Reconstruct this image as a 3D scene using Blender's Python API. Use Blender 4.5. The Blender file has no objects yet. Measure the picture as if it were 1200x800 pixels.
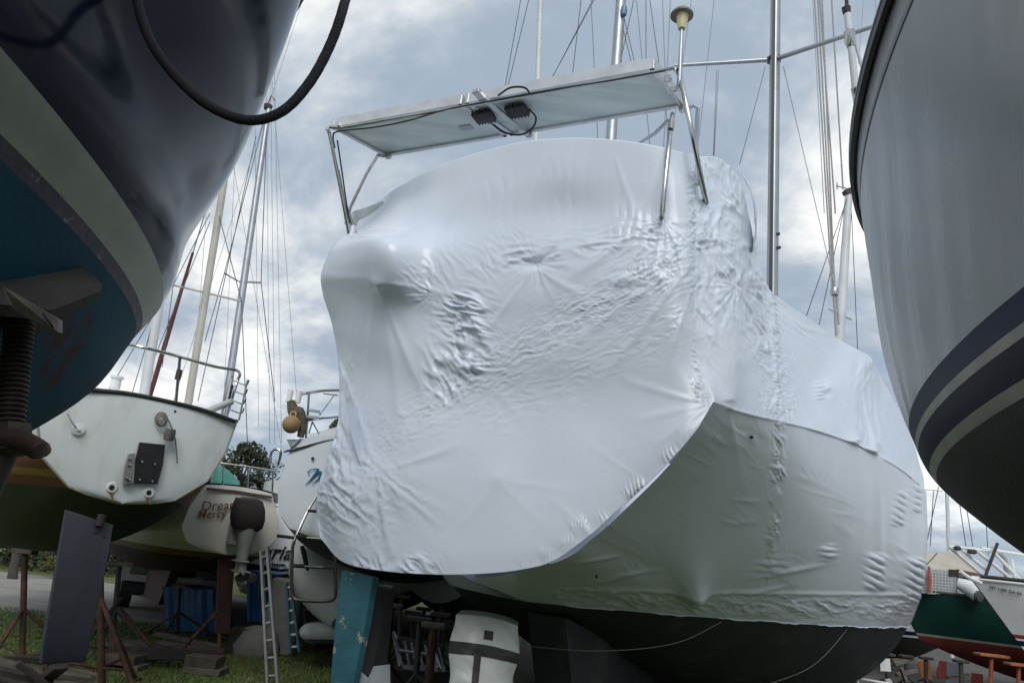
import bpy, bmesh, math, random
import numpy as np
from mathutils import Vector, Matrix
random.seed(7); RNG = np.random.default_rng(7)
scn = bpy.context.scene
COL = scn.collection

# ---------------------------------------------------------------- camera
F_PX = 850.0; W_PX, H_PX = 1200, 800; EYE = 1.6
ROLL = math.radians(6.3); HORIZON = 655.0
PITCH = math.atan((HORIZON - 400) * math.cos(ROLL) / F_PX)
_f = np.array([0, math.cos(PITCH), math.sin(PITCH)])
_r0 = np.array([1.0, 0, 0]); _u0 = np.cross(_r0, _f)
_r = math.cos(ROLL) * _r0 + math.sin(ROLL) * _u0
_u = -math.sin(ROLL) * _r0 + math.cos(ROLL) * _u0
CAM = np.array([0, 0, EYE])
cam = bpy.data.cameras.new('camera'); cam_o = bpy.data.objects.new('camera', cam); COL.objects.link(cam_o)
cam.sensor_width = 36; cam.lens = 36 * F_PX / W_PX; cam.clip_end = 20000; cam.clip_start = 0.05
cam_o.matrix_world = Matrix(((_r[0], _u[0], -_f[0], CAM[0]), (_r[1], _u[1], -_f[1], CAM[1]), (_r[2], _u[2], -_f[2], CAM[2]), (0, 0, 0, 1)))
scn.camera = cam_o
scn.render.resolution_x, scn.render.resolution_y = 1024, 682

# ---------------------------------------------------------------- sky, sun, exposure
SUN_EL, SUN_AZ = math.radians(40), math.radians(-178)     # azimuth from +Y towards +X; behind cloud at the photographer's back
world = bpy.data.worlds.new('World'); scn.world = world; world.use_nodes = True
nt = world.node_tree; nt.nodes.clear()
def N(t, **kw):
    n = nt.nodes.new(t)
    for k, v in kw.items(): setattr(n, k, v)
    return n
def LK(a, b): nt.links.new(a, b)
def mth(op, a, b=None, clamp=False):
    n = N('ShaderNodeMath', operation=op); n.use_clamp = clamp
    for i, v in enumerate((a, b)):
        if v is None: continue
        if isinstance(v, (int, float)): n.inputs[i].default_value = v
        else: LK(v, n.inputs[i])
    return n.outputs[0]
out = N('ShaderNodeOutputWorld'); bg = N('ShaderNodeBackground'); LK(bg.outputs[0], out.inputs[0])
sky = N('ShaderNodeTexSky', sky_type='NISHITA'); sky.sun_disc = False
sky.sun_elevation = SUN_EL; sky.sun_rotation = SUN_AZ; sky.air_density = 1.0; sky.dust_density = 0.6; sky.ozone_density = 1.5
tc = N('ShaderNodeTexCoord'); sep = N('ShaderNodeSeparateXYZ'); LK(tc.outputs['Generated'], sep.inputs[0])
zc = mth('MAXIMUM', sep.outputs[2], 0.0); den = mth('ADD', zc, 0.24)
cmb = N('ShaderNodeCombineXYZ'); LK(mth('DIVIDE', sep.outputs[0], den), cmb.inputs[0]); LK(mth('DIVIDE', sep.outputs[1], den), cmb.inputs[1])
cmb.inputs[2].default_value = 66.3
def noise(scale, detail, rough, dist=0.0):
    n = N('ShaderNodeTexNoise'); n.inputs['Scale'].default_value = scale; n.inputs['Detail'].default_value = detail
    n.inputs['Roughness'].default_value = rough; n.inputs['Distortion'].default_value = dist
    LK(cmb.outputs[0], n.inputs['Vector']); return n.outputs[0]
def ramp(v, a, b):
    n = N('ShaderNodeMapRange', interpolation_type='SMOOTHSTEP'); LK(v, n.inputs[0])
    n.inputs[1].default_value = a; n.inputs[2].default_value = b; return n.outputs[0]
n_big = noise(0.55, 7, 0.56, 0.5); n_mid = noise(1.3, 8, 0.6, 0.3)
cover = ramp(n_big, 0.30, 0.43)                      # cloud cover with blue gaps
thick = ramp(n_mid, 0.28, 0.58)                      # grey bellies and white tops
sd = (math.sin(SUN_AZ) * math.cos(SUN_EL), math.cos(SUN_AZ) * math.cos(SUN_EL), math.sin(SUN_EL))
dot = N('ShaderNodeVectorMath', operation='DOT_PRODUCT'); LK(tc.outputs['Generated'], dot.inputs[0]); dot.inputs[1].default_value = sd
glow = mth('POWER', mth('MAXIMUM', dot.outputs['Value'], 0.0), 14.0)   # cloud lit through round the sun
mixc = N('ShaderNodeMix', data_type='RGBA'); LK(thick, mixc.inputs[0])
mixc.inputs[6].default_value = (9.6, 9.5, 9.1, 1); mixc.inputs[7].default_value = (2.85, 3.5, 4.3, 1)
gl = N('ShaderNodeMix', data_type='RGBA', blend_type='ADD'); LK(mth('MULTIPLY', glow, 0.6), gl.inputs[0]); LK(mixc.outputs[2], gl.inputs[6]); gl.inputs[7].default_value = (6.2, 5.8, 5.0, 1)
mix = N('ShaderNodeMix', data_type='RGBA'); LK(cover, mix.inputs[0]); LK(sky.outputs[0], mix.inputs[6]); LK(gl.outputs[2], mix.inputs[7])
LK(mix.outputs[2], bg.inputs[0]); bg.inputs[1].default_value = 0.1
sun = bpy.data.lights.new('sun', 'SUN'); sun.energy = 1.3; sun.angle = math.radians(34); sun.color = (1, 0.975, 0.94)
sun_o = bpy.data.objects.new('sun', sun); COL.objects.link(sun_o)
sun_o.rotation_euler = Vector((-sd[0], -sd[1], -sd[2])).to_track_quat('-Z', 'Y').to_euler()
scn.view_settings.view_transform = 'Standard'; scn.view_settings.look = 'None'
scn.view_settings.exposure = 0.4; scn.view_settings.gamma = 1.0
scn.cycles.max_bounces = 8

# ---------------------------------------------------------------- geometry helpers
def V3(*a): return np.array(a, float)
def nrm(v): v = np.asarray(v, float); return v / (np.linalg.norm(v) + 1e-12)
def ray(x, y): return _f * F_PX + _r * (x - 600) + _u * (400 - y)
def at(x, y, d): q = ray(x, y); return CAM + q * (d / q[1])          # the point of the place seen at (x, y), d metres ahead
def at_z(x, y, z): q = ray(x, y); return CAM + q * ((z - EYE) / q[2])
def proj(P):
    v = np.asarray(P) - CAM; k = v @ _f
    return 600 + F_PX * (v @ _r) / k, 400 - F_PX * (v @ _u) / k
class Frame:                                                        # a boat's own axes: l to starboard, s forward, z up
    def __init__(self, o, head, side=None):
        a = math.radians(head); self.o = np.array([o[0], o[1], 0.0])
        self.a = V3(math.sin(a), math.cos(a), 0); self.l = V3(math.cos(a), -math.sin(a), 0)
    def P(self, l, s, z): return self.o + self.l * l + self.a * s + V3(0, 0, z)
    def S(self, x, y, s):                                           # where the sight line (x, y) meets station s
        q = ray(x, y); t = (s - (CAM - self.o) @ self.a) / (q @ self.a); return CAM + q * t
    def loc(self, P):
        v = np.asarray(P) - self.o; return v @ self.l, v @ self.a, v[..., 2]

def spline(pts, n):
    pts = np.array(pts, float); m = len(pts)
    if m == 2: return pts[0] + (pts[1] - pts[0]) * np.linspace(0, 1, n)[:, None]
    P = np.vstack([2 * pts[0] - pts[1], pts, 2 * pts[-1] - pts[-2]])
    t = np.linspace(0, m - 1, n); i = np.minimum(t.astype(int), m - 2); u = (t - i)[:, None]
    p0, p1, p2, p3 = P[i], P[i + 1], P[i + 2], P[i + 3]
    return 0.5 * (2 * p1 + (p2 - p0) * u + (2 * p0 - 5 * p1 + 4 * p2 - p3) * u ** 2 + (3 * p1 - p0 - 3 * p2 + p3) * u ** 3)
def spline_grid(ctrl, nr, nc):
    ctrl = np.array(ctrl, float)
    a = np.stack([spline(r, nc) for r in ctrl])
    return np.stack([spline(a[:, j], nr) for j in range(nc)], 1)
def cub(xs, ys, x):                                                 # smooth interpolation of a table
    xs, ys = np.array(xs, float), np.array(ys, float); m = np.gradient(ys, xs)
    x = np.clip(np.asarray(x, float), xs[0], xs[-1]); i = np.clip(np.searchsorted(xs, x) - 1, 0, len(xs) - 2)
    h = xs[i + 1] - xs[i]; t = (x - xs[i]) / h
    return (2*t**3 - 3*t**2 + 1) * ys[i] + (t**3 - 2*t**2 + t) * h * m[i] + (-2*t**3 + 3*t**2) * ys[i+1] + (t**3 - t**2) * h * m[i+1]
def sstep(a, b, x): t = np.clip((np.asarray(x, float) - a) / (b - a), 0, 1); return t * t * (3 - 2 * t)

class MB:
    def __init__(self): self.v = []; self.f = []; self.n = 0
    def add(self, vs, fs):
        vs = np.asarray(vs, float).reshape(-1, 3); self.v.append(vs); k = self.n
        self.f += [tuple(int(i) + k for i in f) for f in fs]; self.n += len(vs); return self
    def box(self, c, size, X=(1, 0, 0), Y=(0, 1, 0), Z=(0, 0, 1), bev=0.0):
        c = np.asarray(c, float); X, Y, Z = nrm(X), nrm(Y), nrm(Z); a, b, d = [k / 2 for k in size]
        e = min(bev, a * .9, b * .9, d * .9)
        if e <= 0:
            vs = [c + X * sx * a + Y * sy * b + Z * sz * d for sx in (-1, 1) for sy in (-1, 1) for sz in (-1, 1)]
            return self.add(vs, [(0, 1, 3, 2), (4, 6, 7, 5), (0, 4, 5, 1), (2, 3, 7, 6), (0, 2, 6, 4), (1, 5, 7, 3)])
        rings = []
        for z, k in ((-d, e), (-d + e, 0), (d - e, 0), (d, e)):
            A, B = a - k, b - k
            rings.append([c + X * x + Y * y + Z * z for x, y in ((-A + e, -B), (A - e, -B), (A, -B + e), (A, B - e), (A - e, B), (-A + e, B), (-A, B - e), (-A, -B + e))])
        return self.loft(rings, caps=True)
    def bar(self, p, q, w, h, up=(0, 0, 1), bev=0.0):
        p, q = np.asarray(p, float), np.asarray(q, float); X = nrm(q - p); Y = np.cross(up, X)
        if np.linalg.norm(Y) < 1e-3: Y = np.cross((0, 1, 0), X)
        Y = nrm(Y); Z = np.cross(X, Y); return self.box((p + q) / 2, (np.linalg.norm(q - p), w, h), X, Y, Z, bev)
    def loft(self, rings, caps=False, closed=True):
        m = len(rings[0]); vs = np.concatenate([np.asarray(r, float) for r in rings]); fs = []
        for i in range(len(rings) - 1):
            for j in range(m if closed else m - 1):
                k = (j + 1) % m; fs.append((i * m + j, i * m + k, (i + 1) * m + k, (i + 1) * m + j))
        if caps: fs.append(tuple(range(m - 1, -1, -1))); fs.append(tuple((len(rings) - 1) * m + j for j in range(m)))
        return self.add(vs, fs)
    def tube(self, pts, r, n=8, smooth=0, caps=True):
        pts = np.array(pts, float)
        if smooth: pts = spline(pts, smooth)
        rr = np.broadcast_to(np.asarray(r, float), (len(pts),)) if np.ndim(r) == 0 or len(np.atleast_1d(r)) == len(pts) else np.interp(np.linspace(0, 1, len(pts)), np.linspace(0, 1, len(r)), r)
        T = np.gradient(pts, axis=0); T /= np.linalg.norm(T, axis=1)[:, None] + 1e-12
        ref = V3(0, 0, 1) if abs(T[0][2]) < .9 else V3(0, 1, 0); A = nrm(np.cross(T[0], ref)); rings = []
        for i in range(len(pts)):
            A = nrm(A - T[i] * (A @ T[i])); B = np.cross(T[i], A)
            rings.append([pts[i] + rr[i] * (A * math.cos(2*math.pi*k/n) + B * math.sin(2*math.pi*k/n)) for k in range(n)])
        return self.loft(rings, caps)
    def lathe(self, c, prof, axis=(0, 0, 1), n=20):
        Z = nrm(axis); X = nrm(np.cross(Z, (0, 1, 0) if abs(Z[1]) < .9 else (1, 0, 0))); Y = np.cross(Z, X); c = np.asarray(c, float)
        return self.loft([[c + Z * z + r * (X * math.cos(2*math.pi*k/n) + Y * math.sin(2*math.pi*k/n)) for k in range(n)] for r, z in prof], True)
    def grid(self, G, flip=False):
        nr, nc = G.shape[:2]; fs = []
        for i in range(nr - 1):
            for j in range(nc - 1):
                q = (i*nc + j, i*nc + j + 1, (i+1)*nc + j + 1, (i+1)*nc + j); fs.append(q[::-1] if flip else q)
        return self.add(G.reshape(-1, 3), fs)
    def prism(self, pts, d):                                        # polygon pushed along d
        pts = np.array(pts, float); d = np.asarray(d, float); return self.loft([pts, pts + d], True)
    def build(self, name, mat, parent=None, smooth=False, recalc=True, weld=0.0):
        me = bpy.data.meshes.new(name)
        if self.n: me.from_pydata(np.concatenate(self.v).tolist(), [], self.f)
        me.update()
        if recalc or weld:
            bm = bmesh.new(); bm.from_mesh(me)
            if weld: bmesh.ops.remove_doubles(bm, verts=bm.verts, dist=weld)
            if recalc: bmesh.ops.recalc_face_normals(bm, faces=bm.faces)
            bm.to_mesh(me); bm.free()
        if smooth:
            me.polygons.foreach_set('use_smooth', [True] * len(me.polygons))
            if smooth != 'all': me.set_sharp_from_angle(angle=math.radians(40))
        me.materials.append(mat); o = bpy.data.objects.new(name, me); COL.objects.link(o)
        if parent is not None: attach(o, parent)
        return o
def attach(o, parent):
    o.parent = parent                                             # geometry is written in world coordinates
    o.matrix_parent_inverse = Matrix.Translation(-parent.location) if parent.parent is None else Matrix()
def tag(o, label=None, cat=None, group=None, kind=None):
    for k, v in (('label', label), ('category', cat), ('group', group), ('kind', kind)):
        if v: o[k] = v
    return o
def thing(name, label, cat, loc, group=None):
    o = bpy.data.objects.new(name, None); o.empty_display_size = .1; COL.objects.link(o); o.location = Vector([float(k) for k in loc])
    return tag(o, label, cat, group)
def one(mb, name, mat, label, cat, group=None, smooth=True): return tag(mb.build(name, mat, smooth=smooth), label, cat, group)

# ---------------------------------------------------------------- materials
MATS = {}
def mat(name, c1, c2=None, scale=3.0, rough=0.5, metal=0.0, bump=0.0, bscale=40.0, stretch=(1, 1, 1), lo=.4, hi=.65, spec=.5, rvar=0.0, coat=0.0, c3=None, s3=9.0, lo3=.6, hi3=.66, translucent=0.0):
    if name in MATS: return MATS[name]
    m = bpy.data.materials.new(name); m.use_nodes = True; t = m.node_tree; b = t.nodes['Principled BSDF']; MATS[name] = m
    b.inputs['Roughness'].default_value = rough; b.inputs['Metallic'].default_value = metal; b.inputs['Specular IOR Level'].default_value = spec
    b.inputs['Base Color'].default_value = (*c1, 1); b.inputs['Coat Weight'].default_value = coat; b.inputs['Coat Roughness'].default_value = .12
    co = t.nodes.new('ShaderNodeTexCoord'); mp = t.nodes.new('ShaderNodeMapping'); t.links.new(co.outputs['Object'], mp.inputs[0]); mp.inputs['Scale'].default_value = stretch
    def nz(sc, det=6, ro=.6):
        n = t.nodes.new('ShaderNodeTexNoise'); n.inputs['Scale'].default_value = sc; n.inputs['Detail'].default_value = det; n.inputs['Roughness'].default_value = ro
        t.links.new(mp.outputs[0], n.inputs['Vector']); return n
    def rmp(src, a, c):
        r = t.nodes.new('ShaderNodeMapRange'); r.inputs[1].default_value = a; r.inputs[2].default_value = c; t.links.new(src.outputs[0], r.inputs[0]); return r
    col = None
    if c2:
        n = nz(scale); r = rmp(n, lo, hi); x = t.nodes.new('ShaderNodeMix'); x.data_type = 'RGBA'
        x.inputs[6].default_value = (*c1, 1); x.inputs[7].default_value = (*c2, 1); t.links.new(r.outputs[0], x.inputs[0]); col = x.outputs[2]
    if c3:
        n = nz(s3, 8, .65); r = rmp(n, lo3, hi3); x = t.nodes.new('ShaderNodeMix'); x.data_type = 'RGBA'
        if col: t.links.new(col, x.inputs[6])
        else: x.inputs[6].default_value = (*c1, 1)
        x.inputs[7].default_value = (*c3, 1); t.links.new(r.outputs[0], x.inputs[0]); col = x.outputs[2]
    if col: t.links.new(col, b.inputs['Base Color'])
    if rvar:
        n = nz(scale * 2.3); r = rmp(n, .3, .7); r.inputs[3].default_value = max(0.03, rough - rvar); r.inputs[4].default_value = min(1, rough + rvar); t.links.new(r.outputs[0], b.inputs['Roughness'])
    if bump:
        n = nz(bscale, 5, .6); bp = t.nodes.new('ShaderNodeBump'); bp.inputs['Strength'].default_value = bump; bp.inputs['Distance'].default_value = .01
        t.links.new(n.outputs[0], bp.inputs['Height']); t.links.new(bp.outputs[0], b.inputs['Normal'])
    if translucent:
        tr = t.nodes.new('ShaderNodeBsdfTranslucent'); tr.inputs[0].default_value = (.8, .84, .86, 1); ms = t.nodes.new('ShaderNodeMixShader'); ms.inputs[0].default_value = translucent
        o = t.nodes['Material Output']; t.links.new(b.outputs[0], ms.inputs[1]); t.links.new(tr.outputs[0], ms.inputs[2]); t.links.new(ms.outputs[0], o.inputs[0])
    return m
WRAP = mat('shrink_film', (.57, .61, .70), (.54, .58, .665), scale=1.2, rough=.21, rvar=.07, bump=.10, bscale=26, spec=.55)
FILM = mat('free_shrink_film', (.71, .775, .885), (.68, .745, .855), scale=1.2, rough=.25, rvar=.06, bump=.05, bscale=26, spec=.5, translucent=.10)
ANTIF = mat('black_antifouling', (.014, .019, .024), (.024, .030, .034), scale=1.5, rough=.6, bump=.2, bscale=20, spec=.3, c3=(.05, .056, .05), s3=2.5, lo3=.56, hi3=.70)
OLIVE = mat('olive_bottom', (.06, .075, .05), (.035, .045, .035), scale=1.2, rough=.5, bump=.1)
STEEL = mat('stainless', (.50, .50, .49), rough=.2, metal=1.0, c2=(.38, .38, .38), scale=8)
ALU = mat('anodised_aluminium', (.40, .42, .45), (.33, .35, .38), scale=4, rough=.45, metal=.85, bump=.03)
MASTW = mat('white_mast_paint', (.62, .64, .66), (.52, .54, .55), scale=2, rough=.4)
MASTB = mat('beige_mast_paint', (.44, .42, .37), (.36, .345, .31), scale=2, rough=.5)
WIRE = mat('stay_wire', (.12, .13, .15), rough=.4, metal=.6)
LINE = mat('halyard_rope', (.38, .37, .36), (.22, .22, .24), scale=60, rough=.85)
NAVY = mat('navy_gelcoat', (.004, .008, .020), (.006, .010, .024), scale=1.0, rough=.12, rvar=.03, spec=.045, c3=(.03, .035, .05), s3=5, lo3=.66, hi3=.8, stretch=(1, 1, .35))
CREAM = mat('cream_boot_stripe', (.33, .345, .29), (.27, .29, .24), scale=4, rough=.5, spec=.3, c3=(.12, .12, .1), s3=9, lo3=.70, hi3=.76)
BLUEB = mat('blue_antifouling', (.004, .048, .085), (.006, .062, .105), scale=2.5, rough=.75, spec=.2, bump=.25, bscale=30, c3=(.05, .018, .015), s3=3.2, lo3=.57, hi3=.66)
CHIPPED = mat('chipped_boot_top', (.012, .014, .03), (.05, .035, .05), scale=8, rough=.6, c3=(.2, .2, .26), s3=16, lo3=.62, hi3=.66, bump=.3)
RUST = mat('rusty_steel', (.045, .028, .022), (.12, .05, .028), scale=9, rough=.8, bump=.4, bscale=60, metal=.2)
DARKST = mat('dark_painted_steel', (.025, .028, .03), (.06, .04, .032), scale=8, rough=.65, bump=.2)
GREENST = mat('green_grey_stand_paint', (.05, .065, .07), (.08, .06, .05), scale=8, rough=.65, bump=.2)
WOOD = mat('weathered_wood', (.16, .14, .115), (.09, .078, .065), scale=6, rough=.9, bump=.5, bscale=50, stretch=(1, 1, 6))
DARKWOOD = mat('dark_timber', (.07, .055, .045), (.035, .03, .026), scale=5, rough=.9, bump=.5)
BLOCKW = mat('wood_block', (.11, .085, .07), (.06, .05, .042), scale=7, rough=.9, bump=.4)
GEL = mat('white_gelcoat', (.76, .80, .83), (.68, .715, .73), scale=2, rough=.32, c3=(.50, .50, .45), s3=2.0, lo3=.55, hi3=.8, stretch=(1, 1, .4), rvar=.08)
GEL2 = mat('clean_white_gelcoat', (.78, .80, .82), (.72, .74, .75), scale=2, rough=.3, rvar=.08)
CREAMG = mat('cream_gelcoat', (.72, .71, .65), (.64, .63, .58), scale=2, rough=.35)
WHITEP = mat('white_plastic', (.72, .73, .72), rough=.4)
BLACKP = mat('black_plastic', (.012, .012, .014), (.02, .02, .024), scale=9, rough=.5)
RUBBER = mat('black_rubber', (.015, .015, .016), rough=.75)
DKBROWN = mat('brown_canvas', (.03, .022, .021), (.018, .014, .014), scale=6, rough=.85, bump=.5, bscale=25)

# ---------------------------------------------------------------- numpy noise
def _hash(ix, iy, seed): 
    h = (ix.astype(np.int64) * 374761393 + iy.astype(np.int64) * 668265263 + seed * 974711) & 0x7fffffff
    h = ((h ^ (h >> 13)) * 1274126177) & 0x7fffffff; return ((h ^ (h >> 16)) & 0xffff) / 65535.0
def gnoise(x, y, seed=0):
    xi, yi = np.floor(x), np.floor(y); fx, fy = x - xi, y - yi
    u, v = fx*fx*fx*(fx*(fx*6 - 15) + 10), fy*fy*fy*(fy*(fy*6 - 15) + 10)
    def g(dx, dy): a = _hash(xi + dx, yi + dy, seed) * 2 * math.pi; return np.cos(a) * (fx - dx) + np.sin(a) * (fy - dy)
    a = g(0, 0) + u * (g(1, 0) - g(0, 0)); b = g(0, 1) + u * (g(1, 1) - g(0, 1)); return (a + v * (b - a)) * 1.5
def ridge(x, y, seed=0): return 1 - 2.2 * np.abs(gnoise(x, y, seed))

# ================================================================ THE GROUND
GRASSM = mat('grass_ground', (.10, .14, .04), (.12, .135, .055), scale=1.5, rough=.95, bump=.8, bscale=35, c3=(.09, .08, .05), s3=2.2, lo3=.56, hi3=.72)
GRAVEL = mat('gravel_lot', (.30, .29, .27), (.22, .215, .2), scale=1.5, rough=.95, bump=.5, bscale=60, c3=(.14, .13, .11), s3=5, lo3=.6, hi3=.75, stretch=(.5, 1.6, 1))
def sheet(name, pts, z, m):
    mb = MB(); mb.add([(x, y, z) for x, y in pts], [tuple(range(len(pts)))]); return tag(mb.build(name, m, recalc=False), kind='structure')
sheet('ground', [(-4000, -3000), (4000, -3000), (4000, 6000), (-4000, 6000)], 0, GRASSM)
sheet('gravel_lot', [(-40, 12.6), (-9, 12.0), (-5.5, 12.6), (-3.6, 13.4), (-3.2, 16), (-4, 19), (-10, 19.0), (-40, 18.5)], .004, GRAVEL)
sheet('boatyard_dirt', [(1.2, 8.5), (30, 6), (60, 40), (3, 40), (0.5, 12)], .004, mat('yard_dirt', (.075, .07, .06), (.05, .048, .04), scale=2, rough=.95, bump=.6, bscale=30))
WATER = mat('harbour_water', (.03, .05, .06), rough=.12, bump=.3, bscale=2)
sheet('water', [(40, 150), (3000, 150), (3800, 2600), (-300, 2600), (20, 300)], .05, WATER)
hm = MB(); HX = np.linspace(-3500, 3900, 120)
def hillz(x, k): return 70 + 55 * gnoise(x / 600 + k, x * 0 + k) + 26 * gnoise(x / 170 + k, x * 0 + 3.3)
hm.grid(np.stack([np.stack([HX, HX * 0 + 2700, HX * 0 - 1], -1), np.stack([HX, HX * 0 + 3000, np.maximum(8, hillz(HX, 1.3))], -1), np.stack([HX, HX * 0 + 3900, HX * 0 - 1], -1)]))
tag(hm.build('hills', mat('haze_blue_hills', (.10, .15, .19), (.08, .13, .16), scale=.01, rough=1), smooth='all'), kind='structure')  # blue of the distance haze is mixed into the base colour
# short grass in the part of the yard the view shows
gb = []; gf = []; k = 0
for i in range(42000):
    t = random.random(); y = 6.2 + 6.5 * t ** 1.3; x = random.uniform(-.95, .02) * y + .2
    h = random.uniform(.02, .05) * (1.3 if random.random() < .12 else 1); a = random.uniform(0, math.pi); w = random.uniform(.006, .012); lx, ly = random.gauss(0, .025), random.gauss(0, .025)
    gb += [(x - w*math.cos(a), y - w*math.sin(a), 0), (x + w*math.cos(a), y + w*math.sin(a), 0), (x + lx, y + ly, h)]; gf.append((k, k+1, k+2)); k += 3
gm = MB(); gm.add(gb, gf)
tag(gm.build('grass', mat('grass_blades', (.11, .18, .04), (.17, .20, .065), scale=3, rough=.8), recalc=False), kind='stuff')

# ================================================================ WRAPPED SAILBOAT (the hero)
HB = Frame(at(560, 600, 5.2), 30)
root = thing('wrapped_sailboat', 'big sailboat shrink-wrapped in wrinkled white plastic with solar panels over its stern', 'sailboat', HB.o)
# transom sheet: rows of (pixel x, pixel y, station s)
T = [                                                               # third value: metres forward of the raked transom plane
 [(430,243,1.4),(478,213,.22),(530,188,.0),(600,168,-.10),(660,162,-.13),(720,164,-.13),(770,171,-.08),(800,178,.05),(817,183,.34)],
 [(421,256,1.1),(472,240,.26),(530,225,.02),(600,210,-.07),(660,205,-.10),(720,207,-.09),(770,212,-.05),(800,218,.04),(817,222,.30)],
 [(414,270,.55),(455,266,.10),(520,262,.02),(590,252,-.04),(655,250,-.04),(720,252,-.04),(770,256,-.02),(800,262,.04),(816,266,.24)],
 [(392,286,.06),(444,280,-.36),(508,296,-.10),(580,295,-.06),(650,295,-.07),(715,297,-.06),(765,300,-.05),(800,306,.0),(815,310,.2)],
 [(377,318,.10),(444,326,-.27),(503,340,-.08),(575,345,-.06),(645,345,-.07),(710,347,-.06),(765,350,-.05),(798,354,.0),(814,358,.17)],
 [(378,343,.22),(437,348,-.08),(497,372,-.03),(570,375,-.04),(642,375,-.05),(708,378,-.05),(763,380,-.04),(797,382,.0),(815,385,.15)],
 [(389,380,.36),(428,392,.08),(490,412,-.02),(562,420,-.02),(638,420,-.03),(704,420,-.03),(760,424,-.02),(797,425,.02),(818,426,.14)],
 [(397,430,.44),(428,446,.18),(485,465,.01),(555,470,0),(630,470,0),(700,470,0),(757,470,0),(806,467,.03),(838,469,.11)],
 [(395,500,.40),(420,510,.16),(475,525,.0),(545,533,0),(615,538,0),(680,535,0),(738,528,0),(790,510,.0),(818,501,.035)],
 [(374,565,.18),(400,575,-.02),(460,585,-.02),(530,594,-.02),(600,596,-.02),(660,590,-.02),(710,577,-.01),(755,557,0),(784,541,.01)],
 [(371,605,.14),(398,622,.0),(455,636,-.01),(520,642,-.02),(580,643,-.02),(635,636,-.02),(680,619,-.01),(718,598,0),(746,578,.01)],
 [(375,630,.1),(402,658,.04),(450,669,.0),(510,673,0),(565,672,0),(612,667,0),(650,656,0),(692,626,.0),(724,598,.01)],
]
def rake(z): return .2 * np.clip((z - 1.44) / 1.28, -.2, 1.0) 
T = [[(x, y, o_ + float(rake(HB.S(x, y, .1)[2]))) for x, y, o_ in r_] for r_ in T]
NR, NC = 360, 330
Gp = spline_grid(T, NR, NC)
Gw = np.zeros((NR, NC, 3))
def lift(G):
    q = _f * F_PX + _r * (G[..., 0:1] - 600) + _u * (400 - G[..., 1:2])
    t = (G[..., 2:3] - (CAM - HB.o) @ HB.a) / (q @ HB.a)[..., None]; return CAM + q * t
TW = lift(Gp)
# enclosure and cabin cover on the starboard side, ridge to stem; first column is the transom sheet's last
top = [(817,183,.7),(842,187,1.0),(866,212,1.4),(884,285,1.9),(900,336,2.4),(940,369,3.4),(980,396,4.5),(1007,411,5.0),(1019,418,5.3),(1031,440,5.8),(1046,466,6.1),(1064,503,6.5),(1083,560,7.3)]
rail = [(837,470,.25),(852,475,.45),(868,480,.7),(888,485,1.0),(910,490,1.4),(938,497,2.0),(965,505,2.6),(1000,518,3.5),(1022,529,4.1),(1055,548,5.2),(1084,573,7.0)]
nU = 250; tp = spline(top, nU); rl = spline(rail, nU); ncol = int((NR - 1) * 7 / 11)
colT = Gp[:ncol + 1, -1]                                            # top row to rail row
v = np.linspace(0, 1, ncol + 1)[:, None, None]
U = tp[None] * (1 - v) + rl[None] * v
lin0 = tp[0][None] * (1 - v[:, 0]) + rl[0][None] * v[:, 0]
fade = (1 - np.linspace(0, 1, nU) * 6).clip(0, 1)[None, :, None] ** 1.5
U = U + (colT - lin0)[:, None, :] * fade
bulge = np.sin(np.linspace(0, 1, ncol + 1) * math.pi)[:, None] * np.linspace(0, 1, nU)[None] * .0
UW = lift(U)
# hull: half breadth and heights along the boat
SB = [0, 1.0, 2.0, 3.0, 4.0, 5.0, 6.0, 7.0, 8.5, 10, 11.5, 12.4]
RLl, RLs, RLz = HB.loc(lift(rl[None])[0])
_rs = np.array([q for q in np.linspace(RLs[0], RLs[-1], 14)]); _ss = np.array([(q - .2) / (1 - .1) if q < 2 else q for q in _rs]); _ss[0] = 0
HBT = (np.concatenate([_ss, [8.5, 10, 11.5, 12.4]]), np.concatenate([np.interp(_rs, RLs, RLl), [2.66, 2.05, .9, .03]]), np.concatenate([np.interp(_rs, RLs, RLz), [3.10, 3.12, 3.2, 3.3]]))
def hB(s): return cub(HBT[0], HBT[1], s)
def hZs(s): return cub(HBT[0], HBT[2], s) - .012
def hZk(s): return cub(SB, [1.44, 1.27, 1.02, .74, .46, .24, .12, .10, .2, .6, 1.5, 2.9], s)
E0z = (np.array([1.44, 1.465, 1.53, 1.62, 1.79, 2.03, 2.28, 2.52, 2.72]) - 1.44) / (2.72 - 1.44)
E0l = np.array([0, .12, .36, .62, .84, 1.07, 1.28, 1.44, 1.54]) / 1.54
def hfrac(s, t):
    p = 1.7 + 1.0 * sstep(0, 6, s); q = 1.6 + 1.1 * sstep(0, 6, s)
    g = (1 - (1 - t) ** p) ** (1 / q); w = sstep(0, 2.6, s); return cub(E0z, E0l, np.clip(t, 0, 1)) * (1 - w) + g * w
def hull_side(sgn, n_s, n_t, s1=12.4):
    ss = np.linspace(0, 1, n_s) ** 1.15 * s1; tt = np.linspace(0, 1, n_t) ** 1.3
    G = np.zeros((n_t, n_s, 3))
    for j, s in enumerate(ss):
        t = 1 - tt; zk = hZk(s); z = zk + (hZs(s) - zk) * t; l = hB(s) * (hfrac(s, t) if sgn > 0 else np.maximum(hfrac(s, t), float(sstep(.2, 2, s)) * (1 - (1 - t) ** 3.4) ** (1 / 3.4)))
        sp = s + (.2 * t + .012) * max(0, 1 - s / 2)
        G[:, j] = HB.o + HB.l * (sgn * l)[:, None] + HB.a * sp[:, None] + np.stack([0*z, 0*z, z], -1)
    return G
HW = hull_side(1, 420, 300)

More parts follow.
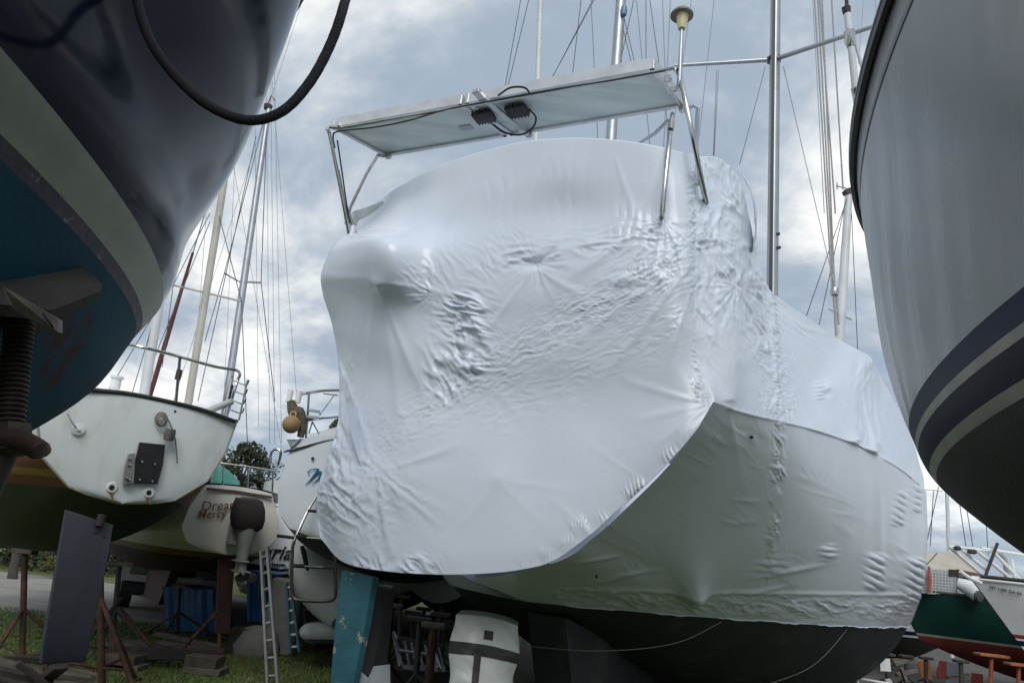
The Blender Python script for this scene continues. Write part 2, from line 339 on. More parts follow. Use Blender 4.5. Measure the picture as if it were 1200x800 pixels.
# wrinkles, puckers, seams: real relief in the film
def band(px, py, x0, y0, x1, y1, w, soft=.5):
    L = math.hypot(x1 - x0, y1 - y0); ux, uy = (x1 - x0) / L, (y1 - y0) / L
    a = (px - x0) * ux + (py - y0) * uy; b = -(px - x0) * uy + (py - y0) * ux
    ends = sstep(-w * soft, w * soft, a) * sstep(-w * soft, w * soft, L - a); return a, b, np.exp(-(b / w) ** 2) * ends
def crumple(px, py, lam, seed, ang=0.0, asp=2.5):                   # sparse sharp creases, mostly along ang
    c, s = math.cos(ang), math.sin(ang); a, b = px * c + py * s, -px * s + py * c
    w = gnoise(px / (lam * 4), py / (lam * 4), seed + 5) * lam * .8; b2 = b + w
    r1 = sstep(.05, 1, ridge(a / (lam * asp * 1.5), b2 / (lam * 1.2), seed)); r2 = sstep(.1, 1, ridge((a + .5 * b) / (lam * asp * .8), (b2 - .35 * a) / (lam * .75), seed + 3))
    p = sstep(-.35, .35, gnoise(px / (lam * 3.5), py / (lam * 3.5), seed + 11))
    return (r1 * .9 - .35) * (.45 + .55 * p) + r2 * .5 * p
def radial(px, py, x0, y0, R, k, seed, r0=0):
    dx, dy = px - x0, py - y0; r = np.hypot(dx, dy) + 1e-6; th = np.arctan2(dy, dx)
    return ridge(th * k / math.pi * .9 + 0.15 * gnoise(dx / 9, dy / 9, seed), r / (R * 2.5), seed) * np.exp(-(r / R) ** 2) * sstep(r0 * .3, r0 + 2, r)
def cone(px, py, x0, y0, R, p=1.0): r = np.hypot(px - x0, py - y0); return np.exp(-(r / R) ** p)
def tent(px, py, x0, y0, up, dn, w): dy = py - y0; return np.exp(-np.abs(dy) / np.where(dy < 0, up, dn)) * np.exp(-((px - x0) / (w + .35 * np.maximum(0, -dy))) ** 2)
def fold(px, py, x0, y0, x1, y1, w, A, bend=0.0):                   # one long tension fold, tapering to its ends
    L = math.hypot(x1 - x0, y1 - y0); ux, uy = (x1 - x0) / L, (y1 - y0) / L; a = ((px - x0) * ux + (py - y0) * uy) / L; b = -(px - x0) * uy + (py - y0) * ux - bend * L * a * (1 - a)
    t = np.clip(a, 0, 1); return A * np.exp(-(b / (w * (.4 + t))) ** 2) * np.where((a > 0) & (a < 1), np.sin(t * math.pi) ** .7, 0)
def ruffle(px, py, x0, y0, x1, y1, w, lam, seed, slant=0):          # short folds standing across a line
    a, b, m = band(px, py, x0, y0, x1, y1, w); patch = sstep(-.15, .35, gnoise(a / (lam * 5), a * 0 + seed, seed + 1))
    return (np.abs(np.sin((a + slant * b) / lam * math.pi + 1.3 * gnoise(a / (lam * 3), b / (lam * 2), seed))) ** .7) * m * patch
def d_transom(px, py):
    d = 1.6 * gnoise(px / 130, py / 130, 1) + .45 * gnoise(px / 55, py / 60, 2)
    # long diagonal tape seam from the lower left to the upper right
    a, b, m = band(px, py, 440, 520, 815, 285, 26); an = math.atan2(285 - 520, 815 - 440)
    d += m * 1.0 * crumple(px, py, 5.2, 11, an, 3.6) + m * .6 * crumple(px, py, 3.0, 14, an + .4, 2.6)
    a, b, m = band(px, py, 560, 490, 800, 370, 34); d += m * .45 * crumple(px, py, 6, 17, an + .25, 3)
    # upper seam along the enclosure
    a, b, m = band(px, py, 590, 302, 790, 272, 13); d += m * 1.7 * crumple(px, py, 9, 21, -.12, 3.5)
    d += 1.5 * ruffle(px, py, 600, 270, 770, 262, 22, 11, 25, .25) + .8 * ruffle(px, py, 560, 225, 760, 215, 30, 14, 26, .1)
    d += .9 * radial(px, py, 628, 308, 40, 9, 31) - 3.4 * np.exp(-((px - 625) / 17) ** 2 - ((py - 309 - .1 * (625 - px)) / 6) ** 2)
    # big loose folds left of centre
    a, b, m = band(px, py, 540, 345, 558, 440, 24); d += m * (6.5 * crumple(px, py, 14, 41, .36, 2.2) + 2.2 * crumple(px, py, 7, 43, .55, 2.5))
    a, b, m = band(px, py, 512, 400, 530, 470, 22); d += m * 3.6 * crumple(px, py, 11, 45, 1.15, 3.0)
    d += 1.2 * radial(px, py, 508, 345, 28, 7, 48) * sstep(5, -10, px - 512)
    a, b, m = band(px, py, 470, 330, 620, 290, 24); d += m * .9 * crumple(px, py, 8, 49, .9, 2.2)
    # crushed lower left quarter
    m = np.exp(-((px - 415) / 42) ** 2 - ((py - 560) / 55) ** 2); d += m * (2.7 * crumple(px, py, 12, 51, .75, 2.4) + 1.5 * crumple(px, py, 5.5, 52, 2.3, 2.2))
    d += 1.9 * radial(px, py, 440, 545, 75, 8, 53, 12) * sstep(-10, 30, py - 545) + 1.6 * radial(px, py, 380, 570, 60, 7, 54) * sstep(-5, 25, py - 570)
    a, b, m = band(px, py, 392, 420, 400, 560, 16); d += m * 3.0 * crumple(px, py, 9, 56, 1.45, 5)
    a, b, m = band(px, py, 415, 660, 520, 668, 10); d += m * 2.2 * crumple(px, py, 10, 57, 1.0, 2)
    d += 3.0 * np.exp(-((px - 490) / 16) ** 2 - ((py - 661) / 12) ** 2) * (.4 + crumple(px, py, 12, 58, .6, 2))
    # tape line beside the starboard ridge, fold fan
    a, b, m = band(px, py, 812, 200, 820, 470, 7); d += m * 1.5 * crumple(px, py, 6, 61, .2, 1.5)
    m = np.exp(-((px - 770) / 42) ** 2 - ((py - 320) / 38) ** 2); d += m * 1.6 * crumple(px, py, 8, 63, -.65, 3.5)
    d += 2.2 * np.exp(-((px - 740) / 22) ** 2) * np.abs(np.sin((py - 318 + .05 * (px - 740)) / 6.5)) * np.exp(-((py - 330) / 14) ** 2)
    d += 1.6 * radial(px, py, 778, 262, 40, 8, 64) * sstep(-.6, .5, (py - 262) / 22) 
    # gathers along the lower edge
    d += 1.3 * ruffle(px, py, 610, 664, 690, 624, 9, 5, 71, .5) + 1.5 * ruffle(px, py, 690, 624, 800, 520, 10, 6, 72, .5)
    d += 1.5 * ruffle(px, py, 668, 622, 700, 604, 13, 4.5, 73, .7) + .9 * ruffle(px, py, 800, 505, 832, 472, 24, 9, 74, .9)
    for k, (x0, y0, x1, y1, w, A) in enumerate(((445, 332, 505, 480, 5, 1.1), (445, 335, 470, 520, 6, 1.0), (440, 340, 430, 500, 6, .8), (446, 330, 545, 350, 4, .9), (585, 565, 520, 640, 5, .25), (585, 565, 650, 630, 7, .25), (585, 562, 690, 575, 6, .25),
        (776, 252, 660, 330, 5, 1.2), (776, 252, 700, 380, 5, .9), (778, 255, 745, 400, 4, .9), (790, 260, 812, 390, 4, .9), (815, 300, 690, 460, 5, .9), (815, 300, 640, 430, 5, .8), (812, 330, 760, 480, 4, .8), (832, 474, 740, 495, 5, .5), (832, 474, 720, 440, 5, .6), (832, 476, 765, 525, 4, .4),
        (625, 312, 560, 400, 4, .8), (625, 312, 690, 350, 4, .7), (640, 180, 600, 290, 5, .7), (720, 180, 760, 290, 5, .7), (560, 190, 510, 300, 5, .7), (440, 555, 540, 520, 4, 1.0), (440, 555, 520, 620, 4, 1.0), (440, 555, 460, 655, 4, 1.1), (400, 430, 440, 550, 4, 1.2), (392, 440, 405, 570, 3, 1.4), (560, 440, 620, 500, 5, .3), (690, 624, 640, 580, 4, .25), (750, 560, 690, 520, 4, .25))):
        d += fold(px, py, x0, y0, x1, y1, w, A, .06 * (-1) ** k)
    d += 4.2 * tent(px, py, 446, 331, 14, 9, 9) + 3.5 * cone(px, py, 585, 562, 26, 1.3) + 2.5 * cone(px, py, 447, 553, 16)
    return d * .0085
def d_side(px, py):
    d = 1.2 * gnoise(px / 90, py / 90, 101) + .3 * gnoise(px / 24, py / 24, 102)
    m = sstep(905, 850, px) * sstep(480, 300, py); d += m * (2.3 * crumple(px, py, 11, 111, 1.1, 2.6) + 1.1 * crumple(px, py, 5.5, 112, 1.6, 2.2))
    a, b, m = band(px, py, 815, 285, 890, 290, 8); d += m * 2.2 * crumple(px, py, 9, 113, 0, 3)
    d += 1.5 * radial(px, py, 862, 335, 40, 10, 114)
    a, b, m = band(px, py, 885, 325, 918, 490, 17); d += m * (2.3 * crumple(px, py, 7, 116, 1.2, 3.5) + 1.0 * crumple(px, py, 3.6, 117, .4, 1.6))
    a, b, m = band(px, py, 906, 340, 913, 492, 5); d += 1.9 * m * crumple(px, py, 5, 119, .2, 1.2)
    a, b, m = band(px, py, 905, 352, 985, 402, 16); d += m * 1.2 * crumple(px, py, 10, 121, .5, 4)
    d += 3.5 * tent(px, py, 853, 469, 16, 6, 8) + 4.5 * cone(px, py, 968, 456, 9) - 2 * np.exp(-((px - 968) / 5) ** 2 - ((py - 462) / 4) ** 2)
    d += 1.6 * ruffle(px, py, 957, 446, 960, 478, 6, 5, 123)
    a, b, m = band(px, py, 1017, 418, 1022, 528, 16); d += m * 2.0 * crumple(px, py, 14, 124, 1.35, 3.2) + 1.6 * np.exp(-(b / 3) ** 2) * m
    d += 5 * tent(px, py, 1001, 517, 14, 4, 7) + 5 * tent(px, py, 1022, 529, 14, 4, 7) + .9 * ruffle(px, py, 840, 478, 1080, 560, 7, 9, 125)
    return d * .0085
def d_hull(px, py):
    d = .9 * gnoise(px / 110, py / 110, 201) + .12 * gnoise(px / 30, py / 30, 202)
    a, b, m = band(px, py, 915, 490, 905, 640, 7); d += m * 1.7 * crumple(px, py, 7, 211, 1.5, 2.2)
    a, b, m = band(px, py, 907, 545, 915, 560, 7); d += m * 3.2 * crumple(px, py, 8, 212, 1.2, 1.5)
    a, b, m = band(px, py, 912, 600, 893, 700, 4); d += m * 2.0 * crumple(px, py, 6, 213, 1.7, 2)
    a, b, m = band(px, py, 650, 703, 1070, 714, 13); d += m * 2.0 * crumple(px, py, 6, 214, .06, 3) + m * .9 * crumple(px, py, 4, 215, .5, 2)
    a, b, m = band(px, py, 660, 690, 1065, 697, 2.2); d += m * 1.3
    d += .5 * sstep(640, 700, px) * crumple(px, py, 16, 217, .5, 3.5) * sstep(.0, .5, gnoise(px / 60, py / 60, 218))
    for (x0, y0, x1, y1, w, lam, A) in ((1028,650,1022,690,8,9,2.2),(1075,655,1068,705,8,9,2.6),(968,640,972,655,8,7,1.4),(1058,575,1052,615,6,8,1.3),(1076,560,1074,600,5,8,1.3),(900,655,905,672,14,9,1.0)):
        aa, bb, mm = band(px, py, x0, y0, x1, y1, w * 1.15); d += 1.7 * A * mm * np.abs(np.sin((aa + .35 * bb + 1.2 * gnoise(px / 12, py / 12, int(x0))) / lam * math.pi)) ** .6
    for (x0, y0, l, h) in ((700,655,22,2.2),(738,672,26,2.2),(710,680,20,2),(930,668,34,3),(900,690,20,2),(712,694,24,2)):
        d += 1.6 * np.exp(-((px - x0) / l) ** 2 - ((py - y0 + .18 * (px - x0)) / h) ** 2)
    d += 13 * tent(px, py, 812, 697, 26, 6, 12) + 4 * tent(px, py, 812, 690, 60, 12, 34)
    d += .5 * tent(px, py, 812, 697, 22, 5, 10) * np.cos((px - 812) / np.maximum(6, 697 - py) * 7)
    for (x0, y0, x1, y1) in ((1022, 532, 1010, 660), (1001, 520, 985, 620), (853, 478, 880, 600), (1070, 560, 1060, 700)): d += fold(px, py, x0, y0, x1, y1, 6, .45, .04)
    a, b, m = band(px, py, 1029, 532, 1033, 690, 5); d += m * 1.6
    return d * .0075
def displace(G, fn, taper=None):
    px0, py0 = proj(G); facing = ((px0 > 300) & (px0 < 1085) & (py0 > 100) & (py0 < 735)).astype(float)
    du = np.gradient(G, axis=1); dv = np.gradient(G, axis=0); n = np.cross(du, dv); n /= np.linalg.norm(n, axis=-1)[..., None] + 1e-12
    if (np.sign(((CAM - G) * n).sum(-1)) * facing).sum() < 0: n = -n
    px, py = proj(G); d = fn(px, py)
    if taper is not None: d = d * taper
    return G + n * d[..., None]
edgefade_T = sstep(0, .012, np.linspace(0, 1, NC))[None] * np.ones((NR, 1)); edgefade_T[:, -4:] *= .3
TWd = displace(TW, d_transom, edgefade_T)
UWd = displace(UW, d_side)
UWd[:, 0] = TWd[:ncol + 1, -1]
HWd = displace(HW, d_hull)
wm = MB(); wm.grid(TWd)
# film turned round the transom's lower edge and port edge so that it has depth
def turn(line, dirs): 
    rows = [line]; 
    for dv in dirs: rows.append(line + dv)
    return np.stack(rows)
def boat_axis(dl, ds, dz): return HB.l * dl + HB.a * ds + V3(0, 0, dz)
edge = np.concatenate([TWd[ncol:, -1], TWd[-1, ::-1]])
cen = HB.P(0, 0, 2.3); inward = (cen - edge); inward /= np.linalg.norm(inward, axis=1)[:, None]
wm.grid(np.stack([edge, edge + HB.a * .012 + inward * .002, edge + HB.a * .03 + inward * .02]))
port = TWd[:, 0]; rows = [port]
for s_ in (.06, .2, .6, 1.5, 3, 5, 7, 9, 11, 12.3):
    l0, s0, z0 = HB.loc(port); k = np.clip(hB(np.full(len(port), s_)) / 1.5, 0, 2) if s_ > 7 else 1.0
    l = np.where(s_ <= 7, l0 + .02 * min(s_, 1), l0 * k / 1.85); z = np.where(s_ > 1.5, np.minimum(z0, 4.3), z0)
    rows.append(HB.o + HB.l * l[:, None] + HB.a * np.maximum(s0 + .03, s_ + s0 * (s_ < 1))[:, None] + np.stack([0*z, 0*z, z], -1))
wm.grid(np.stack(rows))
wm.grid(UWd)
# rail lip: the film stretched over the rub rail
lip = UWd[-1]; hrail = HWd[0]
outw = (HB.l * .03)[None] * sstep(0, .22, np.linspace(0, 1, len(UWd[-1])))[:, None]
wm.grid(np.stack([lip, lip + outw * .35 - V3(0, 0, .006), lip + outw * .3 - V3(0, 0, .022), lip - outw * .6 - V3(0, 0, .035)]))
# roof over the enclosure, cabin and bow (top line to its port twin)
tl = UWd[0]; l0, s0, z0 = HB.loc(tl); secs = []
for a in np.linspace(0, 1, 9):
    l = l0 * (1 - a) + (-l0 + .0) * a; z = z0 + .10 * math.sin(a * math.pi); secs.append(HB.o + HB.l * l[:, None] + HB.a * s0[:, None] + np.stack([0*z, 0*z, z], -1))
wm.grid(np.stack(secs))
ar = TWd[0]; wm.grid(np.stack([ar, ar + HB.a * .05 + V3(0, 0, .012), ar * .5 + (HB.o + HB.l * (HB.loc(ar)[0])[:, None] + HB.a * .9 + V3(0, 0, 5.0)) * .5, HB.o + HB.l * (HB.loc(ar)[0])[:, None] + HB.a * 1.5 + V3(0, 0, 4.96)]))
# port topsides and bow, mirrored hull; film ends at z = 1.31, paint below
HP = hull_side(-1, 110, 60)
def cut(G, zc, keep_above, flip=False, off=0.0):
    mb = MB(); mb.grid(G, flip); me = bpy.data.meshes.new('t'); me.from_pydata(np.concatenate(mb.v).tolist(), [], mb.f)
    bm = bmesh.new(); bm.from_mesh(me); nrmv = (0, 0, 1)
    bmesh.ops.bisect_plane(bm, geom=bm.verts[:] + bm.edges[:] + bm.faces[:], plane_co=(0, 0, zc), plane_no=nrmv, clear_inner=keep_above, clear_outer=not keep_above)
    bm.verts.ensure_lookup_table(); vs = [tuple(v.co) for v in bm.verts]; bm.verts.index_update(); fs = [[v.index for v in f.verts] for f in bm.faces]; bm.free(); bpy.data.meshes.remove(me); return vs, fs
def ragged(vs):
    return vs
wh = MB(); wh.add(*cut(HWd, 1.30, True)); wh.add(*cut(HP, 1.30, True))
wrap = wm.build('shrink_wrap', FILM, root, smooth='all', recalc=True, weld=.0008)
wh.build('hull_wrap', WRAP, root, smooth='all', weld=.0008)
bmb = MB(); inner = HW - HB.l * .02; bmb.add(*cut(inner, 1.302, False)); bmb.add(*cut(HP + HB.l * .02, 1.302, False))
bmb.build('hull_bottom', ANTIF, root, smooth='all', weld=.001)
# rolled hem of the film along its lower edge
hem = []
for s_ in np.linspace(1.05, 11.0, 120):
    tt = (1.305 - hZk(s_)) / (hZs(s_) - hZk(s_))
    if tt <= 0: continue
    hem.append(HB.P(hB(s_) * hfrac(s_, tt) + .003, s_ + (.2 * tt + .012) * max(0, 1 - s_/2), 1.303 + .006 * math.sin(s_ * 9) + .004 * math.sin(s_ * 31)))
MB().tube(hem, .006, 6).build('film_hem', WRAP, root, smooth=True)
# the forward hump of the cover behind the enclosure
hp = []
for a in np.linspace(-.5, 1, 12):
    hp.append([HB.S(840 + 46 * math.sin(b) ** .8 + 3 * gnoise(np.array([a * 4]), np.array([b * 3]), 5)[0], 262 - 72 * math.cos(b * .999) ** 1 * .97 + (1.0 - a) * 0, 1.75 + .35 * a) for b in np.linspace(0.02, math.pi / 2 + .5, 16)])
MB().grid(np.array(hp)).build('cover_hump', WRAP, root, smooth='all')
# rudder with flaking blue paint, dark skeg in its wrap, keel, propeller strut
RUDB = mat('flaking_blue_rudder', (.035, .155, .20), (.022, .115, .16), scale=5, rough=.6, bump=.3, bscale=25, c3=(.34, .36, .31), s3=6.0, lo3=.575, hi3=.60)
rp = [HB.S(x, y, .12) for x, y in ((401, 668), (437, 676), (428, 730), (414, 800), (405, 850), (385, 850), (388, 790), (394, 720))]
MB().prism(rp, HB.a * .07).build('rudder', RUDB, root, smooth=True)
sk = [HB.S(x, y, .34) for x, y in ((434, 684), (452, 690), (446, 740), (434, 794), (427, 800), (415, 786), (425, 740))]
SKEG = mat('charcoal_paint', (.035, .037, .042), (.05, .052, .056), scale=4, rough=.6)
MB().prism(sk, HB.a * .12).build('skeg', SKEG, root)
sw = [HB.S(x, y, .30) for x, y in ((417, 784), (430, 797), (438, 780), (438, 860), (412, 860))]
MB().prism(sw, HB.a * .2).build('skeg_wrapping', WRAP, root)
kp = [HB.P(0, s, z) for s, z in ((1.25, 1.2), (3, .85), (9.2, .5), (8.2, .14), (1.75, .14))]
MB().prism([p - HB.l * .17 for p in kp], HB.l * .34).build('keel', ANTIF, root)
TIE = mat('grey_tie_line', (.12, .12, .11), rough=.8)
# thin line looped under the film
MB().tube(spline([HB.S(1003, 728, 5.0) - HB.a*.35, HB.S(960, 775, 3.9) - HB.a*.4, HB.S(900, 800, 3.2) - HB.a*.4], 20), .003, 5).build('tie_line', TIE, root, smooth=True)
MB().tube(spline([HB.S(853, 728, 2.4) - HB.a*.25, HB.S(800, 752, 1.9) - HB.a*.25, HB.S(720, 760, 1.5) - HB.a*.3, HB.S(640, 755, 1.3) - HB.a*.3], 24), .003, 5).build('tie_line', TIE, root, smooth=True)
# dark holes where fittings show through the film
for x, y, s in ((881, 512, 1.0), (699, 675, .45)):
    q = HB.S(x, y, s); n = nrm(CAM - q); MB().lathe(q - n * .06, [(.001, -.004), (.012, -.004), (.012, .06), (.001, .061)], n, 10).build('vent_hole', BLACKP, root)

# ---- solar panels and their stainless frame
PF = [at_z(387, 150, 5.45), at_z(766, 80, 5.45), at_z(803, 126, 5.45), at_z(452, 184, 5.45)]     # lower corners: FL FR BR BL
X_ = nrm(PF[1] - PF[0]); BACK = mat('panel_backsheet', (.62, .67, .66), (.50, .56, .55), scale=2.2, rough=.4, stretch=(.25, 3.2, 1), lo=.42, hi=.56)
CELL = mat('solar_cells', (.01, .014, .03), rough=.12)
FRM = mat('panel_frame_alu', (.60, .61, .62), (.5, .51, .52), scale=6, rough=.35, metal=.7)
def lerp(a, b, t): return a + (b - a) * t
UPZ = V3(0, 0, 1)
for (t0, t1) in ((0, .455), (.466, 1)):
    A, B, Cc, D = lerp(PF[0], PF[1], t0), lerp(PF[0], PF[1], t1), lerp(PF[3], PF[2], t1), lerp(PF[3], PF[2], t0)
    cx = (A + B + Cc + D) / 4
    pn = MB()
    def rim(p, q, w=.038, h=.095):
        inn = nrm(cx - (p + q) / 2); inn[2] = 0; pn.bar(p + inn * w / 2 + UPZ * h / 2, q + inn * w / 2 + UPZ * h / 2, w, h, UPZ, .002)
        pn.bar(p + inn * .003 + UPZ * (h + .004), q + inn * .003 + UPZ * (h + .004), .006, .012)
    rim(A, B); rim(Cc, D); a2 = nrm(B - A) * .035
    rim(B, Cc); rim(D, A)
    so = pn.build('solar_panel', FRM, root, smooth=True)
    i_ = lambda p: lerp(p, cx, .03) + UPZ * .022
    MB().prism([i_(A), i_(B), i_(Cc), i_(D)], UPZ * .006).build('backsheet', BACK, so)
    MB().prism([lerp(p, cx, .02) + UPZ * .097 for p in (A, B, Cc, D)], UPZ * .006).build('cell_face', CELL, so)
    jb = at_z(567, 137, 5.43) if t0 == 0 else at_z(606, 130, 5.43)
    Yp = nrm(np.cross(UPZ, X_)); j = MB(); j.box(jb + UPZ * .0, (.20, .15, .05), X_, Yp, UPZ, .012)
    for e in np.linspace(-.08, .08, 6): j.box(jb + X_ * e - UPZ * .002, (.012, .165, .05), X_, Yp, UPZ, .002)
    j.build('junction_box', BLACKP, so, smooth=True)
    if t0 == 0:
        st = at_z(546, 150, 5.43 + .035); MB().box(st, (.13, .07, .004), X_, Yp, UPZ).build('rating_sticker', mat('grey_sticker', (.42, .44, .45), (.3, .32, .33), scale=40, rough=.5), so)
Yp = nrm(np.cross(UPZ, X_))
zr = 5.40
def T3(x, y, z=zr): return at_z(x, y, z)
MB().tube([T3(386, 149), T3(400, 150), T3(560, 122), T3(780, 82), T3(791, 80)], .016, 10).build('frame_tube', STEEL, root, smooth=True)
MB().bar(T3(563, 112), T3(618, 158), .05, .03, UPZ, .004).build('centre_rail', FRM, root)
MB().bar(T3(557, 106), T3(566, 116), .07, .04, UPZ, .004).build('clamp_block', STEEL, root)
for x, y in ((397, 147), (455, 183), (783, 92), (800, 128), (620, 158)): MB().box(T3(x, y, 5.42), (.06, .045, .05), X_, Yp, UPZ, .006).build('clamp', STEEL, root, smooth=True)
foot_pl = HB.S(411, 274, .45); foot_pl2 = HB.S(418, 274, .5)
MB().tube([T3(383, 150), T3(386, 156), HB.S(398, 215, .25), HB.S(408, 268, .42), HB.S(412, 290, .5)], .019, 10).build('support_pole', STEEL, root, smooth=True)
MB().tube([HB.S(396, 200, .22), HB.S(403, 234, .36), HB.S(417, 275, .5)], .017, 10).build('support_pole', STEEL, root, smooth=True)
MB().tube([T3(452, 183), T3(443, 182), HB.S(430, 203, .9), HB.S(411, 242, 1.1), HB.S(405, 262, 1.3)], .017, 10).build('support_pole', STEEL, root, smooth=True)
MB().tube([T3(791, 80), T3(796, 87), HB.S(802, 112, .16), HB.S(814, 170, .2), HB.S(825, 226, .46), HB.S(828, 238, .62)], .020, 10).build('support_pole', STEEL, root, smooth=True)
MB().tube([T3(788, 133), HB.S(787, 142, .2), HB.S(781, 196, .02), HB.S(776, 248, .08), HB.S(775, 258, .25)], .019, 10).build('support_pole', STEEL, root, smooth=True)
MB().lathe(HB.S(787, 144, .19), [(.001, -.09), (.025, -.09), (.025, .03), (.001, .031)], HB.S(787, 142, .2) - HB.S(781, 196, .02), 12).build('pole_sleeve', STEEL, root, smooth=True)
GALV = mat('grey_pvc_pipe', (.45, .52, .58), (.40, .46, .52), scale=4, rough=.4)
MB().tube([T3(803, 128), T3(812, 124), T3(818, 126), HB.S(817, 140, .85), HB.S(816, 182, 1.0), HB.S(816, 200, 1.1)], .019, 10).build('support_pole', GALV, root, smooth=True)
MB().tube([T3(784, 140), HB.S(768, 156, .9), HB.S(750, 167, 1.2)], .017, 8).build('brace', GALV, root, smooth=True)
MB().lathe(HB.S(818, 216, .42), [(.001, 0), (.028, 0), (.024, .06), (.034, .075), (.03, .16), (.001, .165)], (0, 0, 1), 14).build('pole_socket', WHITEP, root, smooth=True)
MB().lathe(HB.S(411, 282, .47), [(.09, -.09), (.075, -.02), (.035, .08), (.024, .16), (.001, .165)], (0, 0, 1), 14).build('pole_boot', WRAP, root, smooth=True)
CABLE = mat('black_cable', (.012, .012, .013), rough=.55)
MB().tube(spline([T3(393, 170, 5.25), T3(391, 158, 5.36), T3(397, 151), T3(440, 146), T3(480, 138), T3(520, 126), T3(565, 117), T3(640, 103), T3(720, 90), T3(780, 79)], 60) - V3(0, 0, .03), .008, 6).build('cable', CABLE, root, smooth=True)
MB().tube(spline([T3(578, 146), T3(590, 155, 5.36), T3(610, 158, 5.35), T3(624, 150, 5.36), T3(628, 138), T3(620, 128)], 30), .009, 6).build('cable', CABLE, root, smooth=True)
MB().tube(spline([T3(584, 112), T3(598, 103), T3(615, 103), T3(622, 112)], 16), .009, 6).build('cable', CABLE, root, smooth=True)
MB().tube(spline([T3(393, 165, 5.3), HB.S(399, 205, .24), HB.S(404, 240, .34), HB.S(408, 262, .42)], 20) + HB.l * .025, .008, 6).build('cable', CABLE, root, smooth=True)
# stern light on its post
lb = HB.S(796, 100, .25); lt = HB.S(799, 34, .25)
MB().tube([HB.S(800, 103, .28), lb, lerp(lb, lt, .1), lt], [.024, .024, .02, .013], 10).build('light_post', ALU, root, smooth=True)
MB().lathe(HB.S(799, 33, .25), [(.001, -.01), (.03, -.01), (.035, .02), (.052, .12), (.001, .121)], (0, 0, 1), 16).build('light_lens', mat('yellowed_lens', (.55, .50, .28), rough=.3), root, smooth=True)
MB().lathe(HB.S(799, 19, .25), [(.05, .0), (.092, .0), (.092, .012), (.06, .05), (.02, .062), (.001, .063)], (0, 0, 1), 18).build('light_cap', mat('grey_cap', (.16, .16, .15), rough=.5), root, smooth=True)
MB().box(HB.S(793, 104, .28), (.10, .05, .03), X_, Yp, UPZ, .01).build('light_bracket', STEEL, root, smooth=True)
# mast
MS = 5.2; mb_ = HB.S(905, 345, MS); mt_ = HB.S(909, -20, MS); md = nrm(mt_ - mb_)
def mast_section(a, b, w, dep, n=14):
    A = nrm(np.cross(b - a, HB.a)); Bq = nrm(np.cross(A, b - a)); ring = lambda c: [c + A * w * math.cos(2*math.pi*k/n) + Bq * dep * math.sin(2*math.pi*k/n) for k in range(n)]
    return MB().loft([ring(a), ring(b)], True)
mast_section(mb_ - md * 1.6, mb_ + md * 10.5, .076, .10).build('mast', ALU, root, smooth=True)
tr_ = nrm(CAM - mb_); tr_[2] = 0; sidev = nrm(np.cross(md, tr_))
MB().bar(mb_ - md * .3 + tr_ * .104 - sidev * .02, mb_ + md * 10.4 + tr_ * .104 - sidev * .02, .045, .02, tr_).build('sail_track', BLACKP, root)
sp_r = HB.S(907, 70, MS); spl = HB.S(790, 77, MS - .5); spr = HB.S(1030, 29, MS - 1.2)
spo = MB(); spo.tube([sp_r, spl], [.036, .026], 10); spo.build('spreader', ALU, root, smooth=True)
MB().tube([sp_r, spr], [.036, .026], 10).build('spreader', ALU, root, smooth=True)
MB().box(sp_r, (.2, .16, .1), sidev, tr_, md, .03).build('spreader_bracket', DARKST, root, smooth=True)
def stay(a, b, r, parent, m=WIRE, name='stay'): return MB().tube([a, b], r, 5).build(name, m, parent)
stay(HB.S(897, 78, MS), HB.S(867, 192, 2.2), .005, root); stay(HB.S(918, 78, MS), HB.S(978, 335, 4.3), .005, root)
stay(HB.S(840, 82, MS - .4), HB.S(836, 182, 1.2), .005, root); stay(HB.S(842, 82, MS - .4), HB.S(837, 182, 1.2), .004, root)
for x, y in ((913, 290), (912, 274)): MB().box(HB.S(x, y, MS - .05), (.05, .04, .04), sidev, tr_, md, .008).build('cleat', DARKST, root)

# ================================================================ CLOSE HULLS: navy (left) and pale grey (right)
def end_hull(kz, A, B, p, q, xc, ya, sgn, z0, z1, nz, yback=-6.0, n=56):
    """Level curves of a rounded hull end that runs past the camera; both sides, closed aft."""
    zz = np.linspace(z0, z1, nz); rows = []
    th = np.linspace(0, 1, n) * math.pi / 2
    for z in zz:
        Az, Bz = cub(kz, A, z), cub(kz, B, z); c, s = np.cos(th) ** (2 / q), np.sin(th) ** (2 / p)
        x = xc + sgn * Bz * c; y = ya + Az * s
        yb = np.linspace(yback, ya, 12)[:-1]; tb = (ya - yb) / (ya - yback); xb = xc + sgn * Bz * (1 - .55 * tb ** 2.4)
        X = np.concatenate([xb, x]); Y = np.concatenate([yb, y]); rows.append(np.stack([np.concatenate([X, (2 * xc - X)[::-1][1:]]), np.concatenate([Y, Y[::-1][1:]]), np.full(2 * len(X) - 1, z)], -1))
    return np.array(rows)
Lk = [1.4, 1.75, 2.1, 2.4, 2.53, 2.9, 3.4, 4.0, 4.8]
LA = [1.717, 2.371, 2.909, 3.085, 3.157, 3.277, 3.472, 3.463, 3.3]; LBr = [1.097, 1.169, 1.251, 1.323, 1.378, 1.372, 1.473, 1.608, 1.766]
Lk = [.55, 1.0] + Lk; LA = [.2, 1.0] + LA; LBr = [.45, .85] + LBr
Lp = dict(p=2.299, q=2.143, xc=-2.506, ya=.648, sgn=1)
navy = thing('navy_sailboat', 'dark navy hull looming at upper left with cream stripe and worn blue bottom', 'sailboat', (-2.5, -1, 0))
